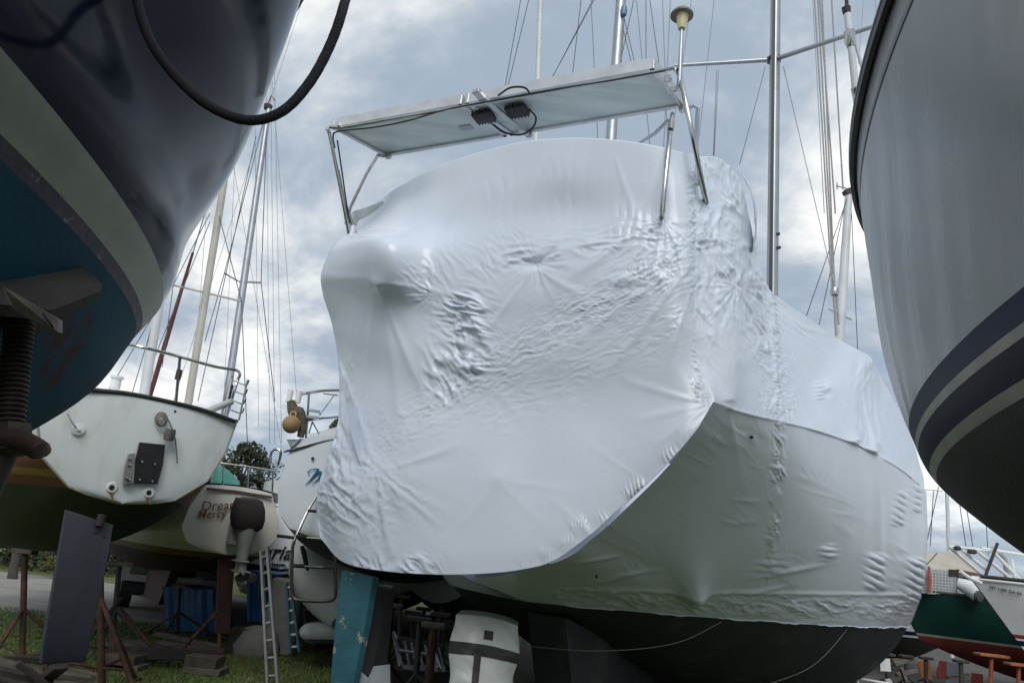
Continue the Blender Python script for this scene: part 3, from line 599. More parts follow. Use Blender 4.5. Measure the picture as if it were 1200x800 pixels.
for nm, m, a, b, k in (('topsides', NAVY, 2.522, 4.4, 40), ('boot_stripe', CREAM, 2.402, 2.522, 8), ('boot_top', CHIPPED, 2.362, 2.402, 4), ('hull_bottom', BLUEB, .55, 2.362, 34)):
    mb = MB(); G = end_hull(Lk, LA, LBr, z0=a, z1=b, nz=k, **Lp); mb.grid(G)
    if nm == 'hull_bottom': mb.add(G[0], [tuple(range(G.shape[1]))])
    mb.build(nm, m, navy, smooth='all')
G = end_hull(Lk, LA, LBr, z0=4.4, z1=4.4, nz=1, **Lp)[0]
MB().add(np.concatenate([G, [G.mean(0) + V3(0, 0, .1)]]), [(i, i + 1, len(G)) for i in range(len(G) - 1)] + [(len(G) - 1, 0, len(G))]).build('deck', GEL2, navy)
MB().tube(G, .03, 8).build('toe_rail', WOOD, navy, smooth=True)
MB().bar((-2.5, -2.2, .3), (-2.5, .2, .3), .35, .6).build('keel', BLUEB, navy)

Rk = [1.2, 1.6, 1.9, 2.1, 2.3, 2.7, 3.2, 3.8]; RA = [1.935, 2.75, 3.362, 3.702, 3.898, 4.164, 4.318, 4.45]; RB = [1.199, 1.4, 1.548, 1.6, 1.573, 1.539, 1.512, 1.517]
Rk = [.5, .85] + Rk; RA = [.3, 1.0] + RA; RB = [.5, .9] + RB
Rp = dict(p=2.062, q=1.446, xc=2.535, ya=-.069, sgn=-1)
GREYH = mat('pale_grey_gelcoat', (.34, .355, .37), (.30, .315, .33), scale=1.6, rough=.3, spec=.35, rvar=.08, c3=(.285, .295, .30), s3=2.2, lo3=.50, hi3=.80, stretch=(1.6, 1.6, .3))
STRB = mat('blue_stripe', (.008, .020, .055), (.011, .025, .062), scale=2, rough=.5, spec=.08)
STRD = mat('dark_boot_stripe', (.012, .019, .034), (.017, .025, .042), scale=3, rough=.55, spec=.08)
CRL = mat('cream_line', (.36, .35, .30), (.28, .27, .23), scale=6, rough=.5, c3=(.06, .06, .05), s3=12, lo3=.68, hi3=.72)
BLK = mat('brown_black_bottom', (.018, .017, .016), (.03, .027, .024), scale=2, rough=.6, bump=.2, c3=(.045, .04, .035), s3=4, lo3=.6, hi3=.8)
grey = thing('grey_sailboat', 'pale grey hull at right with navy stripes and black bottom close overhead', 'sailboat', (2.5, -1, 0))
for nm, m, a, b, k in (('topsides', GREYH, 2.305, 3.80, 40), ('upper_stripe', STRB, 2.222, 2.305, 5), ('stripe_line', CRL, 2.188, 2.222, 3), ('boot_stripe', STRD, 2.10, 2.188, 5), ('waterline_line', CRL, 2.066, 2.10, 3), ('hull_bottom', BLK, .5, 2.066, 34)):
    mb = MB(); G = end_hull(Rk, RA, RB, z0=a, z1=b, nz=k, **Rp); mb.grid(G)
    if nm == 'hull_bottom': mb.add(G[0], [tuple(range(G.shape[1]))])
    mb.build(nm, m, grey, smooth='all')
G = end_hull(Rk, RA, RB, z0=3.8, z1=3.8, nz=1, **Rp)[0]
MB().add(np.concatenate([G, [G.mean(0) + V3(0, 0, .1)]]), [(i, i + 1, len(G)) for i in range(len(G) - 1)] + [(len(G) - 1, 0, len(G))]).build('deck', GEL2, grey)
def offs(G, d):
    c = V3(2.535, 0, 0); v = G - c; v[:, 2] = 0; v[:, 1] *= .12; return G + d * v / (np.linalg.norm(v, axis=1)[:, None] + 1e-9)
TOE = mat('black_toe_rail', (.014, .014, .015), (.03, .03, .03), scale=10, rough=.5)
MB().loft([offs(G, .012) - V3(0, 0, .045), offs(G, .03) - V3(0, 0, .04), offs(G, .03) + V3(0, 0, .012), offs(G, -.02) + V3(0, 0, .016)], closed=False).build('toe_rail', TOE, grey, smooth=True)
MB().loft([offs(G, .018) + V3(0, 0, .010), offs(G, .034) + V3(0, 0, .013), offs(G, .034) + V3(0, 0, .024), offs(G, .0) + V3(0, 0, .028)], closed=False).build('rail_cap', ALU, grey, smooth=True)
Gc = end_hull(Rk, RA, RB, z0=3.60, z1=3.625, nz=2, **Rp); h = Gc.shape[1] // 2
seg = Gc[:, 8:h + 6]; sg = np.stack([offs(r, .0035) for r in seg]); MB().grid(sg).build('cove_stripe', mat('cove_grey', (.14, .15, .17), rough=.4), grey)
MB().bar((2.5, -2.2, .3), (2.5, .0, .3), .35, .6).build('keel', BLK, grey)

# rope hanging from the navy bow
rope_pts = [(-.80, 1.55, 4.45), (-.72, 1.56, 4.25), at(150, -120, 1.62)] + [at(x, y, 1.68) for x, y in ((158, -20), (167, 25), (182, 58), (208, 92), (245, 124), (290, 141), (330, 131), (362, 98), (386, 55), (402, 10))] + [at(414, -45, 1.76), at(422, -130, 1.95), (-.60, 2.35, 4.3), (-.86, 2.4, 4.46)]
sp_ = spline(rope_pts, 150); rr = .0135 + .0003 * np.sin(np.arange(150) * 2.1)
one(MB().tube(sp_, rr, 10), 'mooring_rope', mat('dark_rope', (.012, .015, .024), (.028, .032, .042), scale=160, rough=.85, bump=.6, bscale=220), 'thick dark rope hanging in a loop across the navy hull', 'rope')

# foreground boat stand under the navy hull
jd = 1.93
js = thing('boat_stand', 'rusty screw jack stand with flat pad pressed under the navy hull', 'boat stand', at_z(5, 780, 0)*0 + V3(at(12, 515, jd)[0], at(12, 515, jd)[1], 0))
PADM = mat('plywood_pad', (.045, .043, .036), (.03, .028, .024), scale=6, rough=.85, bump=.3)
pc = [at(-40, 330, 1.75), at(62, 302, 2.16), at(74, 306, 2.17), at(118, 343, 2.05), at(117, 352, 2.0), at(60, 376, 1.82), at(-40, 366, 1.62)]
pn_ = nrm(np.cross(pc[3] - pc[5], pc[1] - pc[5])); pn_ = pn_ * np.sign(pn_[2])
MB().prism(pc, pn_ * .03).build('pad', PADM, js)
br = [at(3, 336, 1.60), at(68, 374, 1.72), at(68, 389, 1.72), at(58, 388, 1.71), at(22, 367, 1.65), at(8, 352, 1.61)]
MB().prism(br, V3(-.02, .05, .01)).build('pad_bracket', mat('scuffed_galvanised', (.16, .14, .12), (.09, .08, .07), scale=14, rough=.6, metal=.4), js)
MB().prism([at(50, 368, 1.675), at(62, 385, 1.70), at(64, 383, 1.70), at(53, 366, 1.68)], V3(0, -.004, 0)).build('bracket_slot', BLACKP, js)
ra, rb = at(24, 372, 1.9), at(8, 520, 1.9); axr = nrm(rb - ra); Lr = np.linalg.norm(rb - ra)
prof = [(.001, 0)]; nt_ = 26
for i in range(nt_):
    z = Lr * i / nt_; e = Lr / nt_; prof += [(.030, z), (.0365, z + e * .35), (.0365, z + e * .6), (.030, z + e * .95)]
prof.append((.001, Lr))
MB().lathe(ra, prof, axr, 18).build('threaded_rod', mat('oily_rusty_steel', (.020, .016, .014), (.055, .032, .024), scale=9, rough=.6, bump=.3, bscale=60), js, smooth=True)
MB().tube(spline([at(-25, 512, 1.86), at(5, 512, 1.86), at(25, 516, 1.86), at(44, 526, 1.84), at(46, 528, 1.84)], 14), .026, 12).build('handle', MATS['oily_rusty_steel'], js, smooth=True)
MB().lathe(rb - axr * .03, [(.001, -.02), (.055, -.02), (.06, 0), (.06, .05), (.04, .06), (.001, .061)], axr, 6).build('nut', MATS['oily_rusty_steel'], js)
fb = V3(rb[0] + axr[0] * .9, rb[1], 0)
MB().tube([rb, lerp(rb, V3(-1.5, 1.9, 0), .35), lerp(rb, V3(-1.5, 1.9, 0), .7)], .034, 12).build('tube', DARKST, js, smooth=True)
for a in (0, 2.1, 4.2):
    c0 = lerp(rb, V3(-1.33, 1.9, 0), .55); MB().tube([c0, V3(-1.5 + .45 * math.cos(a + .6), 1.9 + .45 * math.sin(a + .6), .02)], .022, 8).build('leg', RUST, js, smooth=True)

# ================================================================ GENERIC HULLS
def tab(xs, ys): return lambda s: cub(xs, ys, s)
class Hull:
    def __init__(self, fr, L, B, zs, zk, p=2.2, q=2.0, sec0=None, rake=0.0, l0=0.0):
        self.fr, self.L, self.B, self.zs, self.zk, self.p, self.q, self.sec0, self.rake, self.l0 = fr, L, B, zs, zk, p, q, sec0, rake, l0
    def frac(self, s, t):
        t = np.clip(t, 0, 1); g = (1 - (1 - t) ** self.p) ** (1 / self.q)
        if self.sec0 is None: return g
        w = sstep(0, 2.5, s); return np.interp(t, self.sec0[0], self.sec0[1]) * (1 - w) + g * w
    def l(self, s, z): zk, zs = self.zk(s), self.zs(s); return self.B(s) * self.frac(s, (z - zk) / (zs - zk))
    def pt(self, side, s, z, out=0.0):
        return self.fr.P(self.l0 + side * (self.l(s, z) + out), s + self.rake * (self.zs(s) - z) * max(0, 1 - s / (self.L * .5)), z)
    def band(self, name, m, zt, zb, parent, ns=44, nz=12, out=0.0):
        ss = np.linspace(0, 1, ns) * self.L; mb = MB()
        for side in (1, -1):
            G = np.zeros((nz, ns, 3))
            for j, s in enumerate(ss):
                a = self.zs(s) if zt is None else min(zt, self.zs(s)); b = self.zk(s) if zb is None else max(zb, self.zk(s)); b = min(a, b)
                for i in range(nz):
                    u = i / (nz - 1); u = 1 - (1 - u) ** 1.6 if zb is None else u
                    G[i, j] = self.pt(side, s, a + (b - a) * u, out)
            mb.grid(G)
        return mb.build(name, m, parent, smooth='all', weld=.0005)
    def transom(self, name, m, parent, crown=.03, bulge=.03, ds=-.004):
        zz = self.zk(0) + (self.zs(0) - self.zk(0)) * np.linspace(0, 1, 22) ** 1.6; G = np.zeros((22, 17, 3))
        for i, z in enumerate(zz):
            l = self.l(0, z)
            for j, u in enumerate(np.linspace(-1, 1, 17)):
                zz_ = z + crown * (1 - u * u) * (i / 21) ** 3; G[i, j] = self.fr.P(self.l0 + l * u, ds - bulge * (1 - u * u) + self.rake * (self.zs(0) - z), zz_)
        return MB().grid(G).build(name, m, parent, smooth='all')
    def deck(self, name, m, parent, crown=.05):
        ss = np.linspace(0, self.L, 30); G = np.array([[self.fr.P(self.l0 + u * self.B(s), s, self.zs(s) + crown * (1 - u * u)) for u in np.linspace(-1, 1, 9)] for s in ss]); return MB().grid(G).build(name, m, parent, smooth='all')
    def railing(self, name, m, parent, r=.02, dz=0.0, s0=0, s1=None, sides=(1, -1)):
        o = []
        for sd_ in sides: o.append(MB().tube([self.pt(sd_, s, self.zs(s)) + V3(0, 0, dz) for s in np.linspace(s0, s1 or self.L, 40)], r, 6).build(name, m, parent, smooth=True))
        return o
def text(body, name, m, size, org, X, up, parent, shear=0.0, ext=.002, bold=0.0):
    c = bpy.data.curves.new(name, 'FONT'); c.body = body; c.size = size; c.shear = shear; c.extrude = ext; c.offset = bold; c.resolution_u = 3
    c.materials.append(m); o = bpy.data.objects.new(name, c); COL.objects.link(o); X = nrm(X); Z = nrm(np.cross(X, up)); Y = np.cross(Z, X)
    M_ = Matrix(((X[0], Y[0], Z[0], org[0]), (X[1], Y[1], Z[1], org[1]), (X[2], Y[2], Z[2], org[2]), (0, 0, 0, 1)))
    me = bpy.data.meshes.new_from_object(o); bpy.data.objects.remove(o); o = bpy.data.objects.new(name, me); COL.objects.link(o); attach(o, parent); o.matrix_basis = M_; return o

# ---- white sailboat with the square black cover plate on its transom
FW = Frame(at(142, 590, 7.0), -40)
hw = Hull(FW, 9, tab([0, 1, 2.5, 4, 6, 8, 9], [.89, 1.15, 1.42, 1.5, 1.25, .55, .03]), tab([0, 2, 5, 9], [2.67, 2.64, 2.72, 3.1]), tab([0, 1, 2, 4, 6, 8, 9], [1.71, 1.42, 1.22, 1.05, 1.15, 1.7, 2.9]), 2.1, 2.0,
          sec0=((0, .02, .08, .33, .66, 1.0), (0, .2, .5, .82, .95, 1.0)))
white = thing('white_sailboat', 'stained white sailboat stern with a black plate and slate rudder at left', 'sailboat', FW.o)
hw.transom('transom', GEL, white, crown=.05, bulge=.05)
GRNB = mat('dark_green_bottom', (.014, .024, .017), (.022, .032, .024), scale=2, rough=.6)
REDS = mat('dark_red_stripe', (.12, .02, .016), (.09, .018, .014), scale=4, rough=.4); YELS = mat('ochre_stripe', (.20, .115, .018), rough=.45)
CRS = mat('olive_cream_stripe', (.30, .31, .25), rough=.4)
for nm, m, a, b in (('topsides', GEL, None, 2.13), ('cream_stripe', CRS, 2.13, 2.04), ('red_stripe', REDS, 2.04, 1.93), ('ochre_stripe', YELS, 1.93, 1.87), ('red_stripe', REDS, 1.87, 1.79), ('hull_bottom', GRNB, 1.79, None)): hw.band(nm, m, a, b, white)
hw.deck('deck', GEL2, white)
gun = [FW.S(x, y, -.05) for x, y in ((20, 452), (80, 454), (108, 457), (150, 461), (200, 471), (240, 481), (276, 494))]
MB().tube(spline(gun, 30), .022, 8).build('gunwale', TOE, white, smooth=True)
hw.railing('toe_rail', TOE, white, .02)
# edge trim along the transom bottom
et = [hw.pt(sd_, 0, z) + FW.a * -.0 for sd_, zz in ((-1, np.linspace(2.65, 1.712, 22)), (1, np.linspace(1.712, 2.65, 22))) for z in zz]
MB().tube(et, .012, 6).build('transom_edge', CRS, white, smooth=True)
SLATE = mat('slate_rudder_paint', (.048, .055, .075), (.036, .042, .06), scale=3, rough=.7, bump=.2, stretch=(1, 1, .3), c3=(.02, .023, .035), s3=2.2, lo3=.52, hi3=.72)
rp = [FW.S(x, y, -.15) for x, y in ((78, 597), (133, 615), (128, 650), (112, 722), (101, 775), (48, 778), (50, 755), (62, 690))]
cr_ = sum(rp) / len(rp); ins = [lerp(p, cr_, .035) for p in rp]
ro = MB().loft([ins, [p + FW.a * .012 for p in rp], [p + FW.a * .08 for p in rp], [p + FW.a * .092 for p in ins]], True).build('rudder', SLATE, white, smooth=True)
for x, y in ((122, 628), (112, 624), (116, 690)): MB().lathe(FW.S(x, y, -.15), [(.001, -.002), (.012, -.002), (.011, .006), (.001, .007)], -FW.a, 8).build('rivet', DARKST, ro)
MB().lathe(FW.S(118, 609, -.17), [(.001, -.05), (.035, -.05), (.035, .05), (.001, .051)], (0, 0, 1), 12).build('rudder_pintle', DARKST, white, smooth=True)
pl = [FW.S(x, y, -.075) for x, y in ((163, 518), (193, 521), (190, 545), (184, 567), (156, 566), (158, 540))]
po = MB().prism(pl, FW.a * -.02).build('cover_plate', BLACKP, white)
for x, y in ((166, 541), (181, 544), (163, 562), (178, 564)): MB().lathe(FW.S(x, y, -.1), [(.001, 0), (.012, 0), (.012, .012), (.001, .014)], -FW.a, 10).build('bolt', STEEL, po, smooth=True)
gb_ = MB().prism([FW.S(x, y, -.07) for x, y in ((150, 532), (157, 531), (155, 566), (143, 567), (146, 545))], FW.a * -.05).build('gudgeon_bracket', mat('grey_bracket', (.34, .34, .33), (.26, .26, .25), scale=12, rough=.4, metal=.5), white)
for x, y in ((152, 537), (152, 545), (148, 560), (151, 562)): MB().lathe(FW.S(x, y, -.125), [(.001, 0), (.013, 0), (.013, .01), (.001, .012)], -FW.a, 8).build('bolt', STEEL, gb_)
for x, y in ((131, 571), (174.5, 577)):
    f = MB().lathe(FW.S(x, y, -.045), [(.05, -.01), (.05, .012), (.042, .02), (.02, .02), (.001, .02)], -FW.a, 18).build('through_hull', WHITEP, white, smooth=True)
    MB().lathe(FW.S(x, y, -.066), [(.001, 0), (.024, 0), (.022, .004), (.001, .004)], -FW.a, 14).build('bore', BLACKP, f)
    MB().prism([FW.S(x - 3, y + 7, -.05), FW.S(x + 3, y + 7, -.05), FW.S(x + 1, y + 14, -.05)], FW.a * -.002).build('rust_streak', mat('rust_stain', (.22, .12, .04), (.3, .25, .16), scale=30, rough=.8), white)
MB().lathe(FW.S(92, 503, -.05), [(.001, 0), (.055, 0), (.05, .012), (.015, .014), (.012, .04), (.001, .04)], -FW.a, 18).build('deck_plate', GEL2, white, smooth=True)
MB().tube(spline([FW.S(90, 502, -.1), FW.S(84, 494, -.1), FW.S(79, 484, -.07)], 10), .008, 6).build('hose', LINE, white, smooth=True)
MB().lathe(FW.S(205, 482, -.045), [(.001, 0), (.016, 0), (.012, .008), (.001, .008)], -FW.a, 10).build('scupper', DARKST, white)
# pushpit
ps = FW.S(152, 404, .1); PT = [FW.S(100, 398, 1.2), FW.S(152, 404, .05), FW.S(200, 415, .02), FW.S(250, 429, .0), FW.S(275, 433, .02), FW.S(281, 438, .15), FW.S(278, 447, .2), FW.S(266, 486, .1)]
MB().tube(spline(PT, 40), .0165, 8).build('pushpit_rail', STEEL, white, smooth=True)
MB().tube([FW.S(211, 417, .03), FW.S(206, 473, .03)], .016, 8).build('stanchion', STEEL, white, smooth=True)
MB().lathe(FW.S(209, 440, .03), [(.001, -.04), (.03, -.04), (.03, .06), (.001, .061)], (0, 0, 1), 8).build('rail_fitting', DARKST, white)
MB().tube([FW.S(272, 440, .12), FW.S(262, 485, .05)], .015, 8).build('stanchion', STEEL, white, smooth=True)
MB().tube([FW.S(238, 484, .1), FW.S(262, 474, .05), FW.S(272, 470, .05)], .035, 10).build('rolled_cover', mat('grey_tube', (.4, .42, .43), rough=.5), white, smooth=True)
MB().lathe(FW.S(134, 455, .25), [(.001, 0), (.05, 0), (.045, .09), (.06, .1), (.06, .12), (.001, .125)], (0, 0, 1), 14).build('vent', GEL2, white, smooth=True)
ld = MB()
for k in range(4):
    y0 = 446 + k * 11; ld.tube(spline([FW.S(274 - k * 2, y0, -.02), FW.S(288 - k * 2, y0 + 5, -.15), FW.S(292 - k * 2, y0 - 1, -.2)], 8), .008, 6)
ld.tube([FW.S(290, 445, -.15), FW.S(280, 492, -.12)], .01, 6); ld.build('boarding_ladder', STEEL, white, smooth=True)
MB().prism([FW.S(x, y, .1) for x, y in ((270, 448), (274, 452), (268, 474), (264, 470))], FW.a * .04).build('horseshoe_strap', TOE, white)
# coil of line and block hanging on the transom
cl = thing('rope_coil', 'small coil of grey rope with a block hanging on the white transom', 'rope', FW.S(190, 492, -.1))
cm = MB()
for k in range(5):
    cm.tube([FW.S(189 + (7 - k * .8) * math.cos(t), 491 + (8 - k * .7) * math.sin(t) + k * .4, -.10 - .006 * k) for t in np.linspace(0, 6.28, 18)], .008, 5)
cm.tube(spline([FW.S(193, 484, -.11), FW.S(199, 496, -.11), FW.S(203, 506, -.11)], 8), .008, 5); cm.tube(spline([FW.S(205, 512, -.1), FW.S(207, 530, -.09), FW.S(208, 543, -.09)], 8), .007, 5)
cm.build('coil', mat('grey_rope', (.25, .24, .22), (.16, .155, .15), scale=80, rough=.9), cl, smooth=True)
MB().lathe(FW.S(199, 509, -.13), [(.001, -.06), (.045, -.055), (.05, -.02), (.05, .02), (.045, .05), (.001, .055)], (0, 0, 1), 14).build('block', mat('dark_block', (.06, .06, .06), (.14, .13, .12), scale=20, rough=.5), cl, smooth=True)

# ---- cream sailboat with painted name and outboard well
FD = Frame(at(267, 640, 10.0), -34)
zk0, zs0 = 1.26, 2.11
hd = Hull(FD, 8.2, tab([0, 1.2, 2.5, 4, 6, 7.5, 8.2], [.62, 1.0, 1.3, 1.36, 1.0, .35, .02]), tab([0, 3, 8.2], [zs0, 2.08, 2.4]), tab([0, 1.2, 3, 5, 7, 8.2], [zk0, 1.0, .84, .8, 1.3, 2.2]), 2.1, 2.0,
          sec0=((0, .03, .13, .33, .64, 1.0), (0, .42, .82, 1.0, .94, .70)))
dream = thing('cream_sailboat', 'cream sailboat with brown lettered name and outboard on its rounded stern', 'sailboat', FD.o)
hd.transom('transom', CREAMG, dream, crown=.03, bulge=.04)
DRED = mat('dark_red_bottom', (.055, .022, .018), (.04, .017, .015), scale=2, rough=.6); MAROON = mat('maroon_paint', (.075, .03, .028), (.055, .024, .022), scale=3, rough=.65)
hd.band('topsides', CREAMG, None, 1.27, dream); hd.band('yellow_stripe', YELS, 1.27, 1.18, dream); hd.band('hull_bottom', DRED, 1.18, None, dream); hd.deck('deck', GEL2, dream)
MB().prism([FD.S(x, y, -.04) for x, y in ((242, 571), (275, 574), (318, 581), (318, 584), (275, 577), (242, 574))], FD.a * -.03).build('rub_strip', mat('brown_strip', (.08, .05, .045), rough=.5), dream)
well = [FD.S(x, y, -.055) for x, y in ((276, 582), (303, 586), (301, 618), (269, 619))]
MB().prism(well, FD.a * -.006).build('motor_well', BLACKP, dream)
NAME = mat('brown_lettering', (.20, .10, .055), (.12, .07, .05), scale=30, rough=.6)
text('Dream', 'name_lettering', NAME, .17, FD.S(235, 598, -.075), FD.P(1, 0, .17) - FD.P(0, 0, 0), (0, 0, 1), dream, .15, .003, .001)
text('Mercy', 'name_lettering', NAME, .14, FD.S(231, 607, -.07), FD.P(1, 0, .17) - FD.P(0, 0, 0), (0, 0, 1), dream, .15, .003, .001)
MB().prism([FD.S(x, y, .10) for x, y in ((257, 655), (276, 648), (272, 700), (269, 742), (253, 742), (255, 700))], FD.a * .08).build('rudder', MAROON, dream)
MB().prism([FD.P(-.07, s, z) for s, z in ((2.6, .95), (4.6, .9), (4.3, .32), (3.0, .32))], FD.l * .14).build('keel', MAROON, dream)
MB().tube(spline([FD.S(236, 540, .2), FD.S(262, 543, .0), FD.S(300, 548, 0.0), FD.S(326, 552, .2)], 16), .014, 6).build('stern_rail', STEEL, dream, smooth=True)
for x, y, y2 in ((262, 543, 572), (291, 546, 572), (320, 551, 576)): MB().tube([FD.S(x, y, .02), FD.S(x - 1, y2, .02)], .013, 6).build('stanchion', STEEL, dream, smooth=True)
MB().grid(spline_grid([[tuple(FD.S(x, y, s)) for x, y in r_] for r_, s in ((((247, 567), (257, 566), (268, 567), (281, 568)), .25), (((248, 560), (256, 546), (268, 551), (280, 563)), .7), (((248, 563), (256, 556), (268, 560), (280, 566)), 1.1))], 8, 14)).build('tarp', mat('teal_tarp', (.03, .22, .17), (.02, .17, .13), scale=6, rough=.6), dream, smooth='all')
# its outboard motor
om = thing('outboard_motor', 'grey outboard motor under a dark brown cover on the cream stern', 'outboard motor', FD.S(290, 640, -.3))
cw = []
for y, w, d, cxp in ((583, .10, .06, 293), (586, .17, .12, 292), (596, .205, .16, 291), (608, .21, .17, 290), (617, .19, .15, 289), (621, .15, .12, 288)):
    c = FD.S(cxp, y, -.32); cw.append([c + FD.l * w * (abs(math.cos(t)) ** .6 * np.sign(math.cos(t))) + FD.a * d * (abs(math.sin(t)) ** .6 * np.sign(math.sin(t))) for t in np.linspace(0, 2 * math.pi, 20, endpoint=False)])
MB().loft(cw, True).build('cowl_cover', DKBROWN, om, smooth=True)
OBG = mat('outboard_grey', (.30, .31, .31), (.24, .25, .25), scale=8, rough=.45)
lg = []
for y, w, d, cxp in ((618, .14, .14, 290), (630, .11, .12, 288), (645, .075, .1, 285), (656, .065, .1, 283), (668, .07, .11, 282)):
    c = FD.S(cxp, y, -.32); lg.append([c + FD.l * w * math.cos(t) + FD.a * d * math.sin(t) for t in np.linspace(0, 2 * math.pi, 14, endpoint=False)])
MB().loft(lg, True).build('leg', OBG, om, smooth=True)
MB().box(FD.S(282, 657, -.34), (.16, .26, .02), FD.l, FD.a, UPZ, .006).build('cavitation_plate', OBG, om)
MB().box(FD.S(282, 669, -.34), (.18, .3, .02), FD.l, FD.a, UPZ, .006).build('cavitation_plate', OBG, om)
MB().lathe(FD.S(282, 682, -.2), [(.001, -.1), (.04, -.06), (.05, .05), (.04, .16), (.001, .2)], -FD.a, 12).build('gearcase', OBG, om, smooth=True)
MB().prism([FD.S(x, y, -.3) for x, y in ((277, 682), (285, 682), (281, 694))], FD.a * -.03).build('skeg', OBG, om)
for k in range(3):
    a = k * 2.09 + .5; c = FD.S(288, 681, -.42); dv = FD.l * math.cos(a) + UPZ * math.sin(a); tv = np.cross(dv, FD.a)
    MB().prism([c + dv * .03, c + dv * .10 + tv * .05, c + dv * .145 + tv * .02, c + dv * .13 - tv * .04, c + dv * .05 - tv * .04], FD.a * .012 + tv * .02).build('propeller_blade', DARKST, om)
MB().box(FD.S(274, 625, -.16), (.12, .18, .3), FD.l, FD.a, UPZ, .02).build('clamp_bracket', OBG, om)

# ---- bluish white sailboat with script W on its stern
FB = Frame(at(400, 630, 8.5), 4)
hb = Hull(FB, 9, tab([0, 1, 3, 5, 7, 9], [.84, 1.1, 1.45, 1.5, 1.0, .03]), tab([0, 4, 9], [2.66, 2.62, 3.0]), tab([0, 1, 2, 4, 6, 8, 9], [1.56, 1.35, 1.2, 1.05, 1.15, 1.7, 2.8]), 2.2, 2.2, sec0=((0, .03, .1, .25, .5, 1.0), (0, .35, .72, .92, .99, .90)))
wb = thing('script_lettered_sailboat', 'white sailboat stern with a blue script letter showing beside the wrapped boat', 'sailboat', FB.o)
hb.transom('transom', mat('bluish_white_gelcoat', (.72, .77, .83), (.66, .70, .76), scale=2, rough=.3), wb, crown=.10, bulge=.04)
hb.band('topsides', GEL2, None, 1.58, wb); hb.band('hull_bottom', mat('bottle_green_bottom', (.012, .03, .022), rough=.6), 1.58, None, wb); hb.deck('deck', GEL2, wb)
BLW = mat('blue_script', (.03, .16, .27), rough=.4)
def stroke(pts, r): return MB().tube(spline([tuple(FB.S(x, y, -.06)) for x, y in pts], 24), r, 6)
wmb = MB()
for pts, r in (([(363, 556), (361, 553), (364, 550), (369, 549.5), (373, 550), (368, 557), (364, 562), (358, 567.5)], [.004, .007, .005, .007, .013, .014, .010, .004]),
               ([(364.5, 562), (369, 558), (373, 554.5), (375.5, 552.5), (376, 555), (373, 561), (366, 566.5)], [.003, .004, .007, .012, .014, .010, .004]), ([(373, 561), (377, 558.5), (380, 557), (382, 553)], [.003, .005, .008, .008])):
    wmb.tube(spline([tuple(FB.S(x, y, -.055)) for x, y in pts], 24), r, 6)
wmb.build('script_lettering', BLW, wb, smooth=True)
MB().lathe(FB.S(366.5, 537, -.055), [(.001, 0), (.02, 0), (.018, .008), (.001, .008)], -FB.a, 10).build('drain', BLACKP, wb)
MB().tube(spline([tuple(FB.S(x, y, -.03)) for x, y in ((333, 529), (355, 524), (375, 518), (395, 514))], 14), .014, 6).build('gunwale', STEEL, wb, smooth=True)
MB().prism([FB.S(x, y, .5) for x, y in ((350, 524), (364, 508), (395, 500), (400, 516))], FB.a * 1.5).build('coaming', GEL2, wb)
MB().tube(spline([tuple(FB.S(x, y, s)) for x, y, s in ((353, 462, .15), (362, 460, .05), (380, 457.5, .0), (405, 457, .0))], 16), .018, 8).build('pushpit_rail', STEEL, wb, smooth=True)
MB().tube([FB.S(352, 494, .05), FB.S(375, 490, .05), FB.S(400, 488, .05)], .014, 8).build('pushpit_rail', STEEL, wb, smooth=True)
MB().tube([FB.S(362, 461, .05), FB.S(360, 495, .05), FB.S(358, 520, .05)], .014, 8).build('stanchion', STEEL, wb, smooth=True)
for a, b in (((362, 481), (376, 483)), ((361, 489), (375, 490))): MB().bar(FB.S(*a, 0), FB.S(*b, 0), .1, .03, UPZ, .005).build('rung', STEEL, wb)
for a, b in (((366, 494), (374, 508)), ((366, 494), (362, 508)), ((392, 462), (374, 487)), ((379, 461), (396, 463))): MB().tube([FB.S(*a, .05), FB.S(*b, .05)], .008, 5).build('brace', STEEL, wb)
MB().tube(spline([tuple(FB.S(x, y, .1)) for x, y in ((316, 545), (318, 530), (324, 526), (329, 530), (326, 545))], 16), .016, 8).build('grab_rail', STEEL, wb, smooth=True)
for x, y in ((339.5, 464), (350, 465)): MB().lathe(FB.S(x, y, .0), [(.001, -.07), (.035, -.07), (.035, .07), (.001, .075)], (0, 0, 1), 14).build('rail_fitting', WHITEP, wb, smooth=True)
MB().tube(spline([tuple(FB.S(x, y, -.02)) for x, y in ((341, 470), (344, 482), (350, 484), (354, 500), (352, 512))], 16), [.05, .07, .08, .05, .04], 8).build('line_bundle', mat('brown_lines', (.13, .11, .08), (.07, .06, .05), scale=40, rough=.9, bump=.8), wb, smooth=True)
MB().loft([[FB.S(x, y, s) for s in (-.05, .2)] for x, y in ((328, 527), (329, 522), (338, 511), (347, 506), (352, 514), (345, 521), (335, 526))], True).build('motor_cover', mat('navy_cover', (.02, .026, .045), (.035, .04, .06), scale=8, rough=.8, bump=.6), wb)
lm = MB()
buoy_c = FB.S(341.5, 497, -.12)
by = thing('buoy', 'round yellow-brown buoy hung on the rail of the script-lettered boat', 'buoy', buoy_c)
MB().lathe(buoy_c, [(.001, -.105)] + [(.105 * math.cos(a), .105 * math.sin(a)) for a in np.linspace(-1.45, 1.45, 14)] + [(.001, .105)], (0, 0, 1), 20).build('float', mat('tan_buoy', (.34, .22, .09), (.26, .17, .08), scale=6, rough=.6), by, smooth=True)
MB().tube([buoy_c + V3(.03 * math.cos(t), 0, .115 + .035 * math.sin(t)) for t in np.linspace(0, 6.28, 14)], .014, 6).build('eye', mat('tan_eye', (.36, .27, .14), rough=.6), by, smooth=True)
